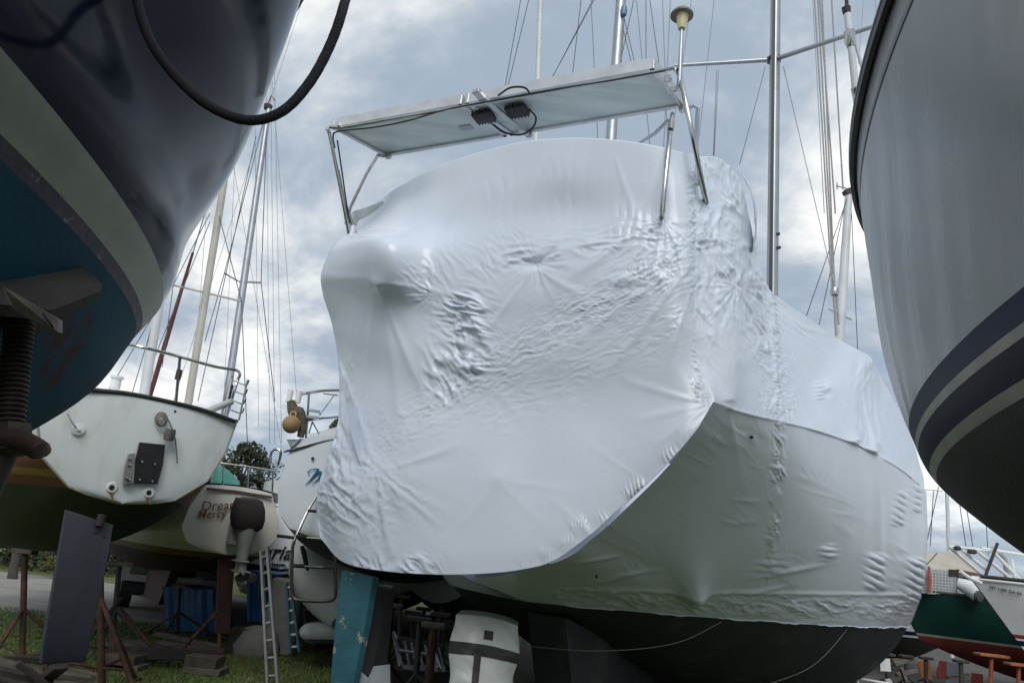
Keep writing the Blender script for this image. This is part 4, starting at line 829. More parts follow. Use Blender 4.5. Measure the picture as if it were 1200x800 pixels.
# stern boarding ladder hanging below
LT = mat('dark_bronze_tube', (.05, .046, .045), (.09, .08, .075), scale=10, rough=.4, metal=.6)
hl = thing('boarding_ladder', 'dark tubular boarding ladder hanging below the script-lettered stern', 'ladder', FB.S(365, 715, -.25))
MB().tube(spline([tuple(FB.S(x, y, s)) for x, y, s in ((372, 580, -.1), (361, 598, -.2), (347, 628, -.3), (343, 640, -.3))], 14), .018, 8).build('side_tube', STEEL, hl, smooth=True)
MB().tube(spline([tuple(FB.S(x, y, -.3)) for x, y in ((343, 640), (342, 665), (342, 690), (344, 700), (352, 703), (375, 704), (388, 703), (393, 697), (393, 670), (393, 645))], 40), .018, 8).build('side_tube', LT, hl, smooth=True)
MB().tube([FB.S(343, 663, -.3), FB.S(393, 665, -.3)], .016, 8).build('rung', LT, hl, smooth=True)
for a, b in (((344, 662), (357, 662)), ((379, 664), (392, 665)), ((361, 598), (371, 599)), ((347, 628), (359, 628))): MB().bar(FB.S(*a, -.3), FB.S(*b, -.3), .05, .03, UPZ, .006).build('tread', RUBBER, hl)
MB().tube([FB.S(347, 629, -.2), FB.S(395, 632, -.2)], .010, 6).build('rung', STEEL, hl, smooth=True)

# ---- small white boat with black script name, far behind the ladders
FM = Frame(at(325, 680, 13), -20)
hm_ = Hull(FM, 7.5, tab([0, 2, 4, 7.5], [.85, 1.15, 1.2, .02]), tab([0, 4, 7.5], [2.0, 1.95, 2.3]), tab([0, 1, 3, 6, 7.5], [1.02, .9, .8, .9, 2.0]), 2.4, 2.4, sec0=((0, .08, .3, 1.0), (0, .7, .95, 1.0)))
mar = thing('black_lettered_sailboat', 'small white boat with black script name behind the aluminium ladder', 'sailboat', FM.o)
hm_.transom('transom', GEL2, mar, crown=.03, bulge=.03); hm_.band('topsides', GEL2, None, 1.05, mar); hm_.band('hull_bottom', BLK, 1.05, None, mar); hm_.deck('deck', GEL2, mar)
BLKT = mat('black_lettering', (.01, .01, .012), rough=.4)
text('Mariah', 'name_lettering', BLKT, .32, FM.S(288, 654, -.06), FM.P(1, 0, .08) - FM.P(0, 0, 0), (0, 0, 1), mar, .35, .003, .004)
text('ham, NY', 'port_lettering', BLKT, .13, FM.S(318, 664, -.06), FM.P(1, 0, .06) - FM.P(0, 0, 0), (0, 0, 1), mar, 0, .003)
MB().tube([FM.S(318, 643, -.05), FM.S(333, 644, -.05)], .008, 5).build('trim_line', BLKT, mar); MB().tube([FM.S(312, 660, -.05), FM.S(335, 662, -.05)], .008, 5).build('trim_line', BLKT, mar)
MB().lathe(FM.S(347, 656, -.04), [(.001, 0), (.03, 0), (.028, .01), (.001, .01)], -FM.a, 10).build('exhaust', BLACKP, mar)
MB().tube([FM.S(322, 627, -.02), FM.S(347, 630, -.02)], .03, 6).build('rub_rail', DKBROWN, mar)
# white dinghy hull hung bow-down under the script boat
FDg = FB
dg = thing('white_dinghy', 'upturned white dinghy hull seen through the dark boarding ladder', 'dinghy', FM.P(1.2, -1.2, 0))
dgr = []
for (x, y, w, hh) in ((352, 628, .02, .03), (356, 640, .25, .2), (366, 655, .42, .34), (380, 672, .50, .42), (400, 690, .52, .45), (420, 708, .5, .42)):
    c = at(x, y, 10.6); dgr.append([c + nrm(V3(.6, .1, .75)) * hh * math.sin(t) + nrm(V3(.1, 1, 0)) * w * math.cos(t) * 1.3 for t in np.linspace(0, 2 * math.pi, 20, endpoint=False)])
MB().loft(dgr, True).build('hull', GEL2, dg, smooth=True)
MB().tube(spline([at(354, 640, 10.1), at(362, 670, 10.0), at(376, 690, 10.0), at(398, 702, 10.0)], 20), .03, 6).build('gunwale', RUBBER, dg, smooth=True)
sb = thing('white_dinghy', 'low white dinghy on the ground below the black-lettered boat', 'dinghy', V3(*at_z(335, 720, 0)[:2], 0), None)
MB().loft([[at(x, y, 12) + V3(0, dd, 0) for dd in (-.5, .5)] for x, y in ((318, 677), (345, 668), (385, 672), (392, 688), (372, 694), (345, 692), (328, 684))], True).build('hull', GEL2, sb, smooth=True)
text('56', 'number_lettering', BLKT, .16, at(359, 682, 11.48), V3(1, 0, -.05), (0, 0, 1), sb, .2)
# inflatable dinghy
ri = thing('inflatable_boat', 'grey inflatable tube boat lying on the grass beside the blue rudder', 'inflatable boat', V3(*at_z(372, 752, 0)[:2], 0))
MB().tube(spline([at(352, 743, 10.2), at(358, 741, 10.2), at(375, 741, 10.3), at(430, 743, 10.5)], 20), [.03, .11, .13, .13], 12).build('tube', mat('white_hypalon', (.5, .53, .55), (.42, .45, .47), scale=4, rough=.5), ri, smooth=True)
MB().loft([[at(x, y, 10.3) + V3(0, dd, 0) for dd in (-.25, .4)] for x, y in ((353, 747), (430, 750), (430, 760), (365, 757))], True).build('hull', RUBBER, ri)

# ================================================================ RIGHT BACKGROUND BOATS
FG = Frame(at(1046, 740, 16), 92)
zt = 1.86
hg = Hull(FG, 11, tab([0, .6, 2, 4, 7, 11], [.02, .45, 1.1, 1.55, 1.6, 1.0]), tab([0, 4, 11], [zt + .04, zt - .04, zt]), tab([0, .5, 1.5, 3, 6, 11], [.9, .72, .45, .2, .12, .6]), 1.9, 1.7, rake=.55)
green = thing('green_sailboat', 'dark green sailboat with red bottom and cream waterline beyond the wrapped bow', 'sailboat', FG.o)
GRN = mat('bottle_green_gelcoat', (.006, .04, .034), (.009, .05, .042), scale=2, rough=.25); RED = mat('brick_red_bottom', (.17, .032, .026), (.13, .027, .022), scale=2, rough=.6, bump=.1)
hg.band('topsides', GRN, None, 1.03, green); hg.band('waterline_stripe', CRL, 1.03, .985, green); hg.band('hull_bottom', RED, .985, None, green); hg.deck('deck', GEL2, green)
hg.railing('toe_rail', WOOD, green, .03)
MB().tube([hg.pt(-1, s, 1.62, .02) for s in np.linspace(2.3, 5, 8)], .035, 6).build('rub_strake', mat('tan_strake', (.32, .27, .2), (.24, .2, .15), scale=6, rough=.7), green, smooth=True)
MB().tube([hg.pt(1, s, 1.62, .02) for s in np.linspace(2.3, 5, 8)], .035, 6).build('rub_strake', MATS['tan_strake'], green, smooth=True)
TAN = mat('tan_canvas', (.42, .39, .33), (.36, .33, .28), scale=3, rough=.85, bump=.3)
cv = [[at(x, y, d) for x, y, d in r_] for r_ in (((1060, 664, 15.6), (1095, 666, 15.5), (1122, 668, 15.5), (1152, 676, 15.6)), ((1060, 654, 15.8), (1095, 656, 15.8), (1120, 657, 15.8), (1142, 668, 15.9)), ((1062, 645, 16.2), (1095, 646, 16.2), (1126, 648, 16.2), (1136, 658, 16.3)), ((1060, 662, 17.2), (1095, 664, 17.2), (1126, 666, 17.2), (1146, 676, 17)))]
MB().grid(spline_grid(cv, 14, 18)).build('canvas_cover', TAN, green, smooth='all')
NETM = mat('white_netting', (.5, .53, .54), rough=.8); nb = MB()
for k in range(16): x = 1066 + k * 3.8; nb.tube([at(x, 665 + k * .2, 15.45), at(x, 692 + k * .42, 15.45)], .008, 4)
for k in range(9): nb.tube([at(1062, 665 + k * 3.3, 15.45), at(1124, 669 + k * 3.6, 15.45)], .007, 4)
tag(nb.build('lifeline_netting', NETM, green), kind='stuff')
MB().prism([at(x, y, 15.5) for x, y in ((1062, 664), (1123, 668), (1123, 699), (1062, 693))], V3(0, .01, 0)).build('weather_cloth', mat('grey_cloth', (.40, .43, .44), (.34, .37, .38), scale=5, rough=.85), green)
for x, y in ((1090, 664), (1122, 666)): MB().tube([at(x, y, 15.4), at(x - 1, y + 30, 15.4)], .016, 6).build('stanchion', STEEL, green, smooth=True)
MB().tube([at(1088, 663, 15.35), at(1090, 680, 15.35), at(1089, 692, 15.35)], [.02, .04, .035], 6).build('red_line', mat('red_rope', (.4, .09, .06), rough=.8), green, smooth=True)
MB().tube(spline([at(1122, 683, 15.2), at(1134, 688, 15.1), at(1146, 696, 15)], 10), [.1, .15, .16], 10).build('furled_sail', mat('sail_bag', (.62, .64, .66), (.5, .52, .54), scale=4, rough=.8, bump=.5), green, smooth=True)
MB().lathe(at(1147, 697, 14.95), [(.001, -.02), (.13, -.02), (.12, .04), (.001, .06)], V3(.5, -1, -.2), 14).build('sail_bag_end', mat('dark_grey', (.08, .09, .1), rough=.7), green, smooth=True)
MB().tube(spline([at(1062, 690, 15.4), at(1080, 668, 15.2), at(1098, 648, 15.2)], 8), .012, 5).build('stay', WIRE, green)
# the white boat with registration numbers
FN = Frame(at(1139, 690, 12.5), 95)
hn = Hull(FN, 9, tab([0, .5, 2, 4, 6, 9], [.02, .4, 1.0, 1.35, 1.35, .9]), tab([0, 4, 9], [2.1, 2.0, 1.95]), tab([0, .4, 1.0, 2, 4, 9], [.9, .75, .6, .5, .45, .7]), 1.7, 1.6, rake=.72)
ny = thing('numbered_sailboat', 'white sailboat bow with black registration numbers at the right edge', 'sailboat', FN.o)
hn.band('topsides', GEL2, None, 1.30, ny); hn.band('red_stripe', mat('bright_red_stripe', (.3, .04, .04), rough=.4), 1.30, 1.24, ny); hn.band('white_stripe', GEL2, 1.24, 1.21, ny); hn.band('blue_stripe', STRB, 1.21, 1.13, ny); hn.band('lower_white', GEL2, 1.13, 1.06, ny); hn.band('hull_bottom', STRB, 1.06, None, ny); hn.deck('deck', GEL2, ny)
for sd_ in (1, -1):
    MB().tube([hn.pt(sd_, s, hn.zs(s)) + V3(0, 0, .05) for s in np.linspace(0.1, 9, 30)], .035, 6).build('toe_rail', TOE, ny, smooth=True)
    MB().tube([hn.pt(sd_, s, hn.zs(s), .012) for s in np.linspace(0.02, 9, 30)], .022, 6).build('rub_rail', WHITEP, ny, smooth=True)
side_n = 1 if hn.pt(1, 2, 1.9)[1] < hn.pt(-1, 2, 1.9)[1] else -1
def on_hull(h, side, px, py):                                       # the point of a hull's side seen at (px, py)
    return min((h.pt(side, s, z, .006) for s in np.linspace(0, h.L * .6, 160) for z in np.linspace(h.zk(s), h.zs(s), 40)), key=lambda q: (proj(q)[0] - px) ** 2 + (proj(q)[1] - py) ** 2)
a_ = on_hull(hn, side_n, 1157, 690.5); b_ = on_hull(hn, side_n, 1187, 695)
text('NY 1185 GA 06', 'registration_number', BLKT, .066, a_ - V3(0, .05, 0), b_ - a_, (0, 0, 1), ny, 0, .003, .001)
for k in range(6): s = .4 + k * .55; p_ = hn.pt(side_n, s, hn.zs(s)); MB().tube([p_, p_ + V3(0, 0, .1)], .018, 6).build('stanchion_base', WHITEP, ny, smooth=True)
MB().prism([at(x, y, 12.5) for x, y in ((1124, 667), (1150, 672), (1158, 678), (1156, 681), (1130, 676), (1124, 676))], V3(0, .3, 0)).build('bow_platform', mat('teak', (.13, .09, .065), (.09, .065, .05), scale=8, rough=.8), ny)
MB().tube(spline([at(1125, 669, 12.2), at(1135, 676, 12.2), at(1150, 683, 12.2)], 8), .03, 6).build('anchor_shank', WHITEP, ny, smooth=True)
for a, b in (((1112, 640), (1150, 672)), ((1112, 640), (1166, 646)), ((1140, 641), (1185, 678)), ((1150, 642), (1200, 650)), ((1164, 646), (1200, 684)), ((1127, 644), (1157, 668)), ((1185, 655), (1192, 690))): MB().tube([at(*a, 13.4), at(*b, 13.4)], .03, 6).build('bow_rail', WHITEP, ny, smooth=True)
MB().tube(spline([at(1162, 643, 13.6), at(1174, 650, 13.6), at(1180, 668, 13.6), at(1179, 690, 13.6)], 14), .05, 8).build('arch', mat('grey_arch', (.4, .42, .44), rough=.5), ny, smooth=True)
MB().tube([at(1169, 636, 13.3), at(1155, 674, 13.3)], .03, 6).build('strut', DARKST, ny, smooth=True)
MB().box(at(1139, 646, 13.3), (.14, .1, .08), bev=.02).build('winch', DARKST, ny); MB().box(at(1122, 642, 13.3), (.1, .1, .08), bev=.02).build('winch', DARKST, ny)
# dark low boat further back
FK = Frame(at(1140, 760, 20), -86)
hk = Hull(FK, 9, tab([0, .6, 2, 4, 7, 9], [.02, .5, 1.1, 1.5, 1.4, .8]), tab([0, 4, 9], [1.75, 1.6, 1.6]), tab([0, .6, 1.6, 3, 6, 9], [.7, .35, .05, .02, .02, .3]), 2, 1.8, rake=.6)
dk = thing('black_bottomed_sailboat', 'white boat with navy stripe and black bottom half hidden under the green bow', 'sailboat', FK.o)
hk.band('topsides', GEL2, None, .93, dk); hk.band('navy_stripe', STRB, .93, .83, dk); hk.band('white_stripe', GEL2, .83, .78, dk); hk.band('hull_bottom', BLK, .78, None, dk); hk.deck('deck', GEL2, dk)

# ================================================================ MASTS AND RIGGING BEYOND
def mast(label, x0, y0, x1, y1, d, r, m, spreaders=(), stays=(), up=0.0, group='masts rising beyond the boats', on=None, z0=0.0):
    a, b = at(x0, y0, d), at(x1, y1, d)                            # b low, a high
    dv = nrm(a - b); g = b - dv * ((b[2] - z0) / dv[2]); a = a + dv * up
    rt = on if on is not None else thing('sailboat_mast', label, 'mast', g, group)
    po = MB().tube([g + dv * .01, lerp(g, a, .6), a], [r, r, r * .8], 10).build('mast' if on is not None else 'pole', m, rt, smooth=True); q_ = po if on is not None else rt
    for p, q in spreaders: MB().tube([at(*p, d), at(*q, d)], r * .28, 6).build('spreader', m, q_, smooth=True)
    for p, q in stays:
        if p[1] <= 20: k = (p[1] + 420) / (q[1] - p[1]); p = (p[0] - (q[0] - p[0]) * k, -420); q = (q[0] + (q[0] - p[0]) * .04, q[1] + (q[1] - p[1]) * .04)
        MB().tube([at(*p, d - .05), at(*q, d - .05)], .0075 * d / 12, 4).build('stay', WIRE, q_)
    return rt, d
m1, _ = mast('tall silver mast with two spreaders left of the wrapped boat', 315, 128, 266, 466, 17, .09, ALU, [((263, 320), (279, 329)), ((280, 330), (306, 331))],
   [((311, 135), (263, 320)), ((263, 320), (240, 400)), ((313, 135), (306, 331)), ((306, 331), (322, 470)), ((300, 160), (232, 470))])
MB().lathe(at(314, 126, 17), [(.001, -.06), (.1, -.06), (.12, .06), (.001, .1)], (0, 0, 1), 8).build('masthead', DARKST, m1)
MB().tube([at(313, 124, 17), at(318, 112, 17), at(322, 118, 17)], .015, 4).build('wind_vane', DARKST, m1)
mast(None, 259, 236, 220, 476, 12.6, .068, MASTB, [((203, 334), (283, 353))], [((203, 334), (190, 430)), ((203, 334), (246, 250)), ((283, 353), (256, 250)), ((283, 353), (290, 520)), ((246, 260), (160, 470))], up=2.6, on=dream, z0=2.12)
mast(None, 186, 358, 168, 466, 9.4, .062, MASTW, [], [((184, 362), (120, 470)), ((184, 362), (152, 470))], up=1.6, on=white, z0=2.66)
rf = thing('furled_sail', 'dark red furled sail on a forestay leaning behind the white stern', 'furled sail', at(175, 466, 13.4) * V3(1, 1, 0))
MB().tube([at(226, 296, 13.4), at(205, 365, 13.4), at(190, 415, 13.4), at(175, 466, 13.4), at(160, 520, 13.4)], [.025, .038, .045, .042, .03], 10).build('sail', mat('red_sail_cover', (.10, .026, .026), (.07, .02, .02), scale=10, rough=.8, bump=.5), rf, smooth=True)
MB().tube([at(226, 296, 13.4), at(262, 180, 13.4)], .012, 5).build('stay', WIRE, rf)
MB().tube([at(160, 520, 13.4), at_z(110, 690, .0) * 0 + V3(at(150, 560, 13.4)[0], 13.4, .05)], .02, 5).build('furler_line', WIRE, rf)
m2, _ = mast('thin pale mast rising behind the left half of the solar panels', 634, -20, 628, 168, 19, .085, MASTW, [], [((612, -10), (594, 90)), ((622, -10), (598, 90)), ((702, -10), (652, 82)), ((682, -10), (672, 78))], up=9)
m3, _ = mast('grey-blue mast with a rope block near its top behind the solar panels', 729, -20, 716, 165, 15, .13, ALU, [], [((731, 20), (742, 66)), ((727, 20), (738, 66)), ((700, -10), (652, 82)), ((745, -10), (728, 68)), ((757, -10), (757, 62)), ((760, -10), (772, 74))], up=8)
bk = MB(); bk.lathe(at(731, 13, 14.85), [(.001, -.16), (.07, -.13), (.09, 0), (.07, .12), (.001, .15)], (0, 0, 1), 12); bk.build('block', mat('blue_block', (.12, .2, .32), rough=.4), m3, smooth=True)
m4, _ = mast('short white mizzen mast with wind vane right of the wrapped cabin', 995, 222, 984, 396, 14, .10, MASTW, [((971, 361), (985, 368)), ((985, 368), (998, 374))], [((993, 232), (945, 370)), ((998, 250), (1005, 410)), ((990, 240), (960, 380))])
MB().prism([at(990, 222, 13.9), at(1001, 218, 13.9), at(998, 226, 13.9), at(992, 226, 13.9)], V3(0, .15, 0)).build('masthead', DARKST, m4)
MB().tube([at(993, 221, 14), at(980, 218, 14)], .012, 4).build('wind_vane', DARKST, m4); MB().tube([at(981, 214, 14), at(981, 222, 14)], .01, 4).build('wind_vane', DARKST, m4)
mast('far thin white mast above the tan canvas cover', 1109, 560, 1112, 648, 26, .06, MASTW, [((1070, 572), (1104, 575))], [((1100, 570), (1085, 640)), ((1120, 560), (1132, 640)), ((1127, 560), (1140, 640)), ((1094, 575), (1090, 640)), ((1155, 600), (1158, 650))], up=3)
# loose rigging of boats hidden behind the wrap: each bundle one thing
def rig(label, lines, d, r=.007, m=WIRE, name='rigging_line', group='rigging lines against the sky', cat='rigging'):
    for i, (p, q) in enumerate(lines):
        y1 = q[1] if q[1] > 105 or not 590 < q[0] < 830 else 205
        if y1 != q[1]: q = (p[0] + (q[0] - p[0]) * (y1 - p[1]) / (q[1] - p[1]), y1)
        if p[1] < 100 or d > 15: k = (p[1] + 420) / (q[1] - p[1]); p = (p[0] - (q[0] - p[0]) * k, -420)
        o = MB().tube([at(*p, d), at(*q, d)], r, 5).build(name, m); tag(o, label if isinstance(label, str) else label[i], cat, group)
rig(['thin stay passing just left of the stern light', 'thin stay running down behind the stern light post', 'thin stay slanting down to the grey pipe support', 'thin stay reaching the right end of the solar panels', 'thin stay meeting the top edge of the right solar panel', 'short thin stay beside the stern light cap', 'thin stay at the left of the halyard bundle', 'thin stay just right of the thick silver spar', 'thin stay closest to the grey hull rim'], [((776, -10), (779, 76)), ((786, -10), (782, 78)), ((838, -10), (817, 180)), ((745, -10), (752, 66)), ((692, -10), (696, 72)), ((806, 30), (796, 100)), ((952, -10), (966, 250)), ((1013, -10), (1006, 75)), ((1024, -10), (1029, 25))], 11)
rig('thin wire stay in the fan of rigging left of the wrapped boat', [((313, 200), (316, 520)), ((318, 160), (322, 520)), ((324, 200), (330, 520)), ((300, 250), (303, 500)), ((272, 260), (262, 480)), ((258, 300), (200, 480)), ((236, 330), (226, 470)), ((290, 290), (330, 525)), ((180, 420), (178, 470)), ((345, 430), (352, 520))], 22, .006)
rig('twisted halyard in the bundle right of the tall mast', [((954, -10), (975, 338)), ((958, -10), (977, 338)), ((963, -10), (978, 336)), ((974, -10), (988, 222)), ((960, -10), (979, 250))], 9.5, .012, LINE, 'halyard', 'halyards beside the tall mast', 'rope')
bl = thing('rope_block', 'steel pulley block where the halyards meet above the wrapped cabin', 'block', at(978, 342, 9.4))
MB().lathe(at(978, 342, 9.4), [(.001, -.06), (.05, -.05), (.06, 0), (.05, .05), (.001, .06)], (0, 0, 1), 10).build('body', STEEL, bl, smooth=True)
MB().tube([at(977, 346, 9.4), at(980, 392, 9.4)], .02, 6).build('tail_rope', LINE, bl, smooth=True); MB().tube([at(980, 346, 9.4), at(983, 380, 9.4)], .014, 6).build('tail_rope', LINE, bl, smooth=True)
fd = lambda y: 4.42 + (y - 185) * .0012                              # forestay furler of the grey boat, rising from its bow
fa = lambda x, y: at(x, y, fd(y))
MB().tube([fa(966, -260), fa(990, -30), fa(993, 15)], .013, 8).build('forestay', DARKST, grey, smooth=True)
MB().tube([fa(992.5, 14), fa(998, 60), fa(1003, 110), fa(1012, 185), V3(2.50, 4.30, 3.84)], .024, 10).build('furled_spar', MASTW, grey, smooth=True)
ct = fa(996, 44); ax_ = nrm(fa(998, 60) - fa(993, 15))
MB().lathe(ct, [(.027, -.055), (.038, -.045), (.038, .035), (.028, .07)], ax_, 14).build('furler_collar', STEEL, grey, smooth=True)
MB().lathe(fa(1004.5, 107), [(.027, -.027), (.04, -.022), (.036, .027), (.027, .036)], ax_, 12).build('furler_ring', STEEL, grey, smooth=True)
MB().lathe(fa(992, 13), [(.001, -.027), (.03, -.027), (.027, .018), (.001, .027)], ax_, 12).build('furler_cap', DARKST, grey, smooth=True)
MB().tube([fa(1001, 46), fa(1016, 100), fa(1022, 130), V3(2.56, 4.25, 3.84)], .011, 8).build('control_tube', GALV, grey, smooth=True)

# ================================================================ UNDER THE BOATS
def stand(label, top, foot, spread, m, padm=None, r=.03, group='steel boat stands', nleg=3, phase=.3, pad=(.22, .14)):
    top, foot = np.asarray(top, float), np.asarray(foot, float); foot[2] = 0
    rt = thing('boat_stand', label, 'boat stand', foot, group); c = lerp(foot, top, .52)
    MB().tube([lerp(foot, top, .02), top], r, 10).build('pole', m, rt, smooth=True)
    for k in range(nleg):
        a = phase + k * 2 * math.pi / nleg; e = foot + V3(spread * math.cos(a), spread * math.sin(a), .015)
        MB().tube([c, e], r * .62, 8).build('leg', m, rt, smooth=True); MB().box(e, (.1, .08, .02), bev=.004).build('foot_plate', m, rt)
        MB().tube([lerp(foot, top, .12), lerp(c, e, .72)], r * .4, 6).build('brace', m, rt, smooth=True)
    n = nrm(top - foot)
    MB().box(top + n * .02, (pad[0], pad[1], .045), bev=.008).build('pad', padm or WOOD, rt)
    return rt
def post(x, yt, yb, d): return at(x[0], yt, d), at(x[1], yb, d)
stand('rusty brown stand with crossed legs between the gravel and the slate rudder', at(29, 648, 8.2), at(29, 772, 8.2), .62, RUST, phase=2.6)
stand('tall brown pipe stand leaning just right of the slate rudder', at(116, 604, 7.7), at(124, 790, 7.7), .6, RUST, r=.034, phase=3.6)
stand('grey-green stand with pale wooden pad under the cream boat', at(140, 662, 9.3), at(131, 764, 9.3), .6, GREENST, mat('pale_pad', (.26, .25, .2), (.2, .19, .15), scale=8, rough=.9), phase=.2, pad=(.26, .16))
stand('rusty red tripod stand in front of the blue tarp', at(211, 688, 11.4), at(207, 745, 11.4), .62, RUST, phase=.55, r=.025)
stand('dark stand post in shadow behind the charcoal skeg', at(449, 690, 8.2), at(446, 795, 8.2), .5, DARKST, phase=1.)
stand('dark stand post left of the white wrapped bundle', at(508, 735, 7.2), at(503, 812, 7.2), .5, RUST, phase=.2, r=.04)
stand('black stand propping the dark hull right of the wrapped bundle', at(650, 748, 7.0), at(645, 830, 7.0), .6, DARKST, phase=.1)
ORP = mat('orange_pad', (.36, .13, .035), (.28, .1, .03), scale=8, rough=.7)
stand('stand with orange pad under the red keel, left of two', at(1162, 769, 12.8), at(1157, 812, 12.8), .5, mat('orange_steel', (.28, .07, .03), (.2, .06, .03), scale=8, rough=.7), ORP, phase=.7, pad=(.5, .2))
stand('stand with orange pad under the red keel, at the right edge', at(1194, 780, 12.6), at(1190, 815, 12.6), .5, MATS['orange_steel'], ORP, phase=.2, pad=(.4, .2))
for i, (x, yt, yb, d, lab) in enumerate(((1040, 768, 812, 13, 'black stand under the black-bottomed boat next to the white board'), (1062, 770, 815, 14, 'black stand in the row before the orange panels, second from the white board'), (1085, 772, 816, 14, 'black stand just left of the dark red panel'), (1126, 776, 815, 13, 'black braced stand under the red forefoot'))):
    stand(lab, at(x, yt, d), at(x, yb, d), .7, DARKST, DARKST, phase=.4 + i, r=.035)
# cradle under the cream boat
crd = thing('steel_cradle', 'low dark steel cradle on wooden blocks beneath the cream boat', 'cradle', V3(*at_z(195, 792, 0)[:2], 0))
cz = lambda x, y, d: at(x, y, d)
MB().bar(cz(125, 765, 8.9), cz(262, 766, 9.3), .1, .12, UPZ, .006).build('beam', DARKST, crd); MB().bar(cz(130, 752, 11.3), cz(255, 752, 11.6), .1, .12).build('beam', DARKST, crd)
for a, b in (((141, 712, 9.2), (182, 762, 9.1)), ((256, 715, 9.4), (210, 764, 9.2)), ((142, 700, 9.2), (110, 740, 9.0)), ((257, 742, 9.3), (256, 772, 9.2)), ((134, 740, 9.), (132, 770, 8.9))): MB().tube([cz(*a), cz(*b)], .022, 8).build('brace', RUST, crd, smooth=True)
for x, y, d, w in ((144, 778, 8.85, .36), (168, 777, 9.4, .2), (239, 779, 9.1, .36)): 
    c = cz(x, y, d); h_ = c[2] + .09; MB().box((c[0], c[1], max(.07, h_ / 2 + .01)), (w, .3, max(.12, h_ + .02)), bev=.01).build('wooden_block', BLOCKW, crd)
MB().box(cz(240, 792, 9.1) * V3(1, 1, 0) + V3(0, 0, .035), (.42, .34, .07), bev=.008).build('base_plank', WOOD, crd)
MB().box(cz(145, 790, 8.85) * V3(1, 1, 0) + V3(0, 0, .03), (.4, .3, .06), bev=.008).build('base_plank', WOOD, crd)
plank_lab = 'weathered plank lying on the cradle under the cream boat'
for i, (a, b, d) in enumerate((((140, 748), (192, 760), 9.6), ((142, 752), (195, 764), 9.5), ((184, 742), (255, 758), 9.9), ((184, 752), (250, 762), 9.7), ((205, 757), (250, 763), 9.6))):
    one(MB().bar(at(*a, d), at(*b, d), .16, .045, UPZ, .004), 'timber_plank', WOOD, plank_lab, 'plank', 'planks on the cradle', False)
pile_lab = 'dark weathered timber in the pile below the slate rudder'
PL = [((-20, 768), (52, 790), 6.6), ((-20, 782), (60, 800), 6.3), ((0, 770), (34, 772), 6.9), ((60, 778), (112, 793), 6.8), ((20, 776), (62, 806), 6.2), ((72, 780), (40, 806), 6.3), ((55, 790), (105, 797), 6.5), ((52, 786), (98, 788), 6.9), ((-10, 795), (60, 812), 6.0), ((62, 800), (110, 806), 6.3), ((20, 770), (52, 774), 7.2)]
for i, (a, b, d) in enumerate(PL): one(MB().bar(at(*a, d), at(*b, d + .15), random.uniform(.09, .16), random.uniform(.04, .07), UPZ, .004), 'timber', WOOD if i % 3 == 0 else DARKWOOD, pile_lab, 'timber', 'timbers piled below the slate rudder', False)
# blue tarps
BT = mat('blue_tarp', (.012, .10, .26), (.010, .075, .20), scale=3, rough=.45, bump=.4, bscale=8)
def tarp(label, rows, d, dep, m=BT):
    G = spline_grid([[tuple(at(x, y, d)) for x, y in r_] for r_ in rows], 24, 30); n = G.shape
    G = G + (V3(0, 1, 0) * (.05 * gnoise(np.arange(n[1])[None] / 3.3 + np.zeros((n[0], 1)), np.arange(n[0])[:, None] / 14 + 0 * G[..., 0], 77))[..., None])
    return one(MB().loft([np.concatenate([G[0], G[0][::-1] + V3(0, dep, 0)]), np.concatenate([G[8], G[8][::-1] + V3(0, dep, 0)]), np.concatenate([G[16], G[16][::-1] + V3(0, dep, 0)]), np.concatenate([G[-1], G[-1][::-1] + V3(0, dep, 0)])], True), 'blue_tarp', m, label, 'tarp', 'blue tarps')
tarp('bright blue tarp draped behind the rusty red tripod stand', (((189, 687), (210, 687), (230, 690), (250, 690)), ((192, 705), (212, 706), (230, 708), (250, 708)), ((196, 742), (212, 740), (233, 742), (255, 742))), 12, .8)
tarp('blue tarp hanging left of the aluminium ladder', (((288, 672), (300, 670), (312, 670), (322, 672)), ((289, 700), (300, 702), (308, 702), (316, 702)), ((290, 727), (300, 728), (306, 728), (312, 728))), 11.5, .6)
one(MB().prism([at(x, y, 12.2) for x, y in ((286, 668), (340, 672), (300, 682), (286, 684))], V3(0, .8, 0)), 'blue_cover', BT, 'flat blue cover under the black-lettered boat', 'tarp', None, False)
# ladders
def ladder(label, a0, a1, b0, b1, n, m, cat='ladder', r=.03, name='ladder', rung_m=None):
    """a: left stile low, high; b: right stile low, high."""
    rt = thing(name, label, cat, V3(a0[0], a0[1], max(0, a0[2])))
    for p, q in ((a0, a1), (b0, b1)): MB().bar(p, q, .03, .075, (0, 1, 0), .004).build('stile', m, rt)
    for k in range(n): t = (k + .5) / n; MB().tube([lerp(a0, a1, t), lerp(b0, b1, t)], .017, 8).build('rung', rung_m or m, rt, smooth=True)
    return rt
ladder('tall aluminium ladder standing on the grass right of the cream stern', at(314, 802, 8.6), at(306, 645, 8.8), at(326, 802, 8.6), at(313, 640, 8.8), 8, mat('dull_aluminium', (.30, .31, .31), (.22, .23, .23), scale=8, rough=.55, metal=.5))
ladder('blue fibreglass stepladder with white treads left of the blue rudder', at(341, 765, 10.5), at(336, 682, 10.6), at(351, 764, 10.5), at(341, 680, 10.6), 6, mat('blue_fibreglass', (.035, .16, .25), (.03, .13, .2), scale=6, rough=.5), rung_m=WHITEP)
ladder('aluminium ladder lying on its edge in the shadow under the wrapped stern', at(470, 782, 8.0), at(462, 742, 8.6), at(515, 784, 8.0), at(505, 752, 8.6), 1, ALU)
lx = thing('ladder', 'short alloy ladder leaning flat behind the dark posts under the stern', 'ladder', V3(*at(490, 785, 8.3)[:2], 0))
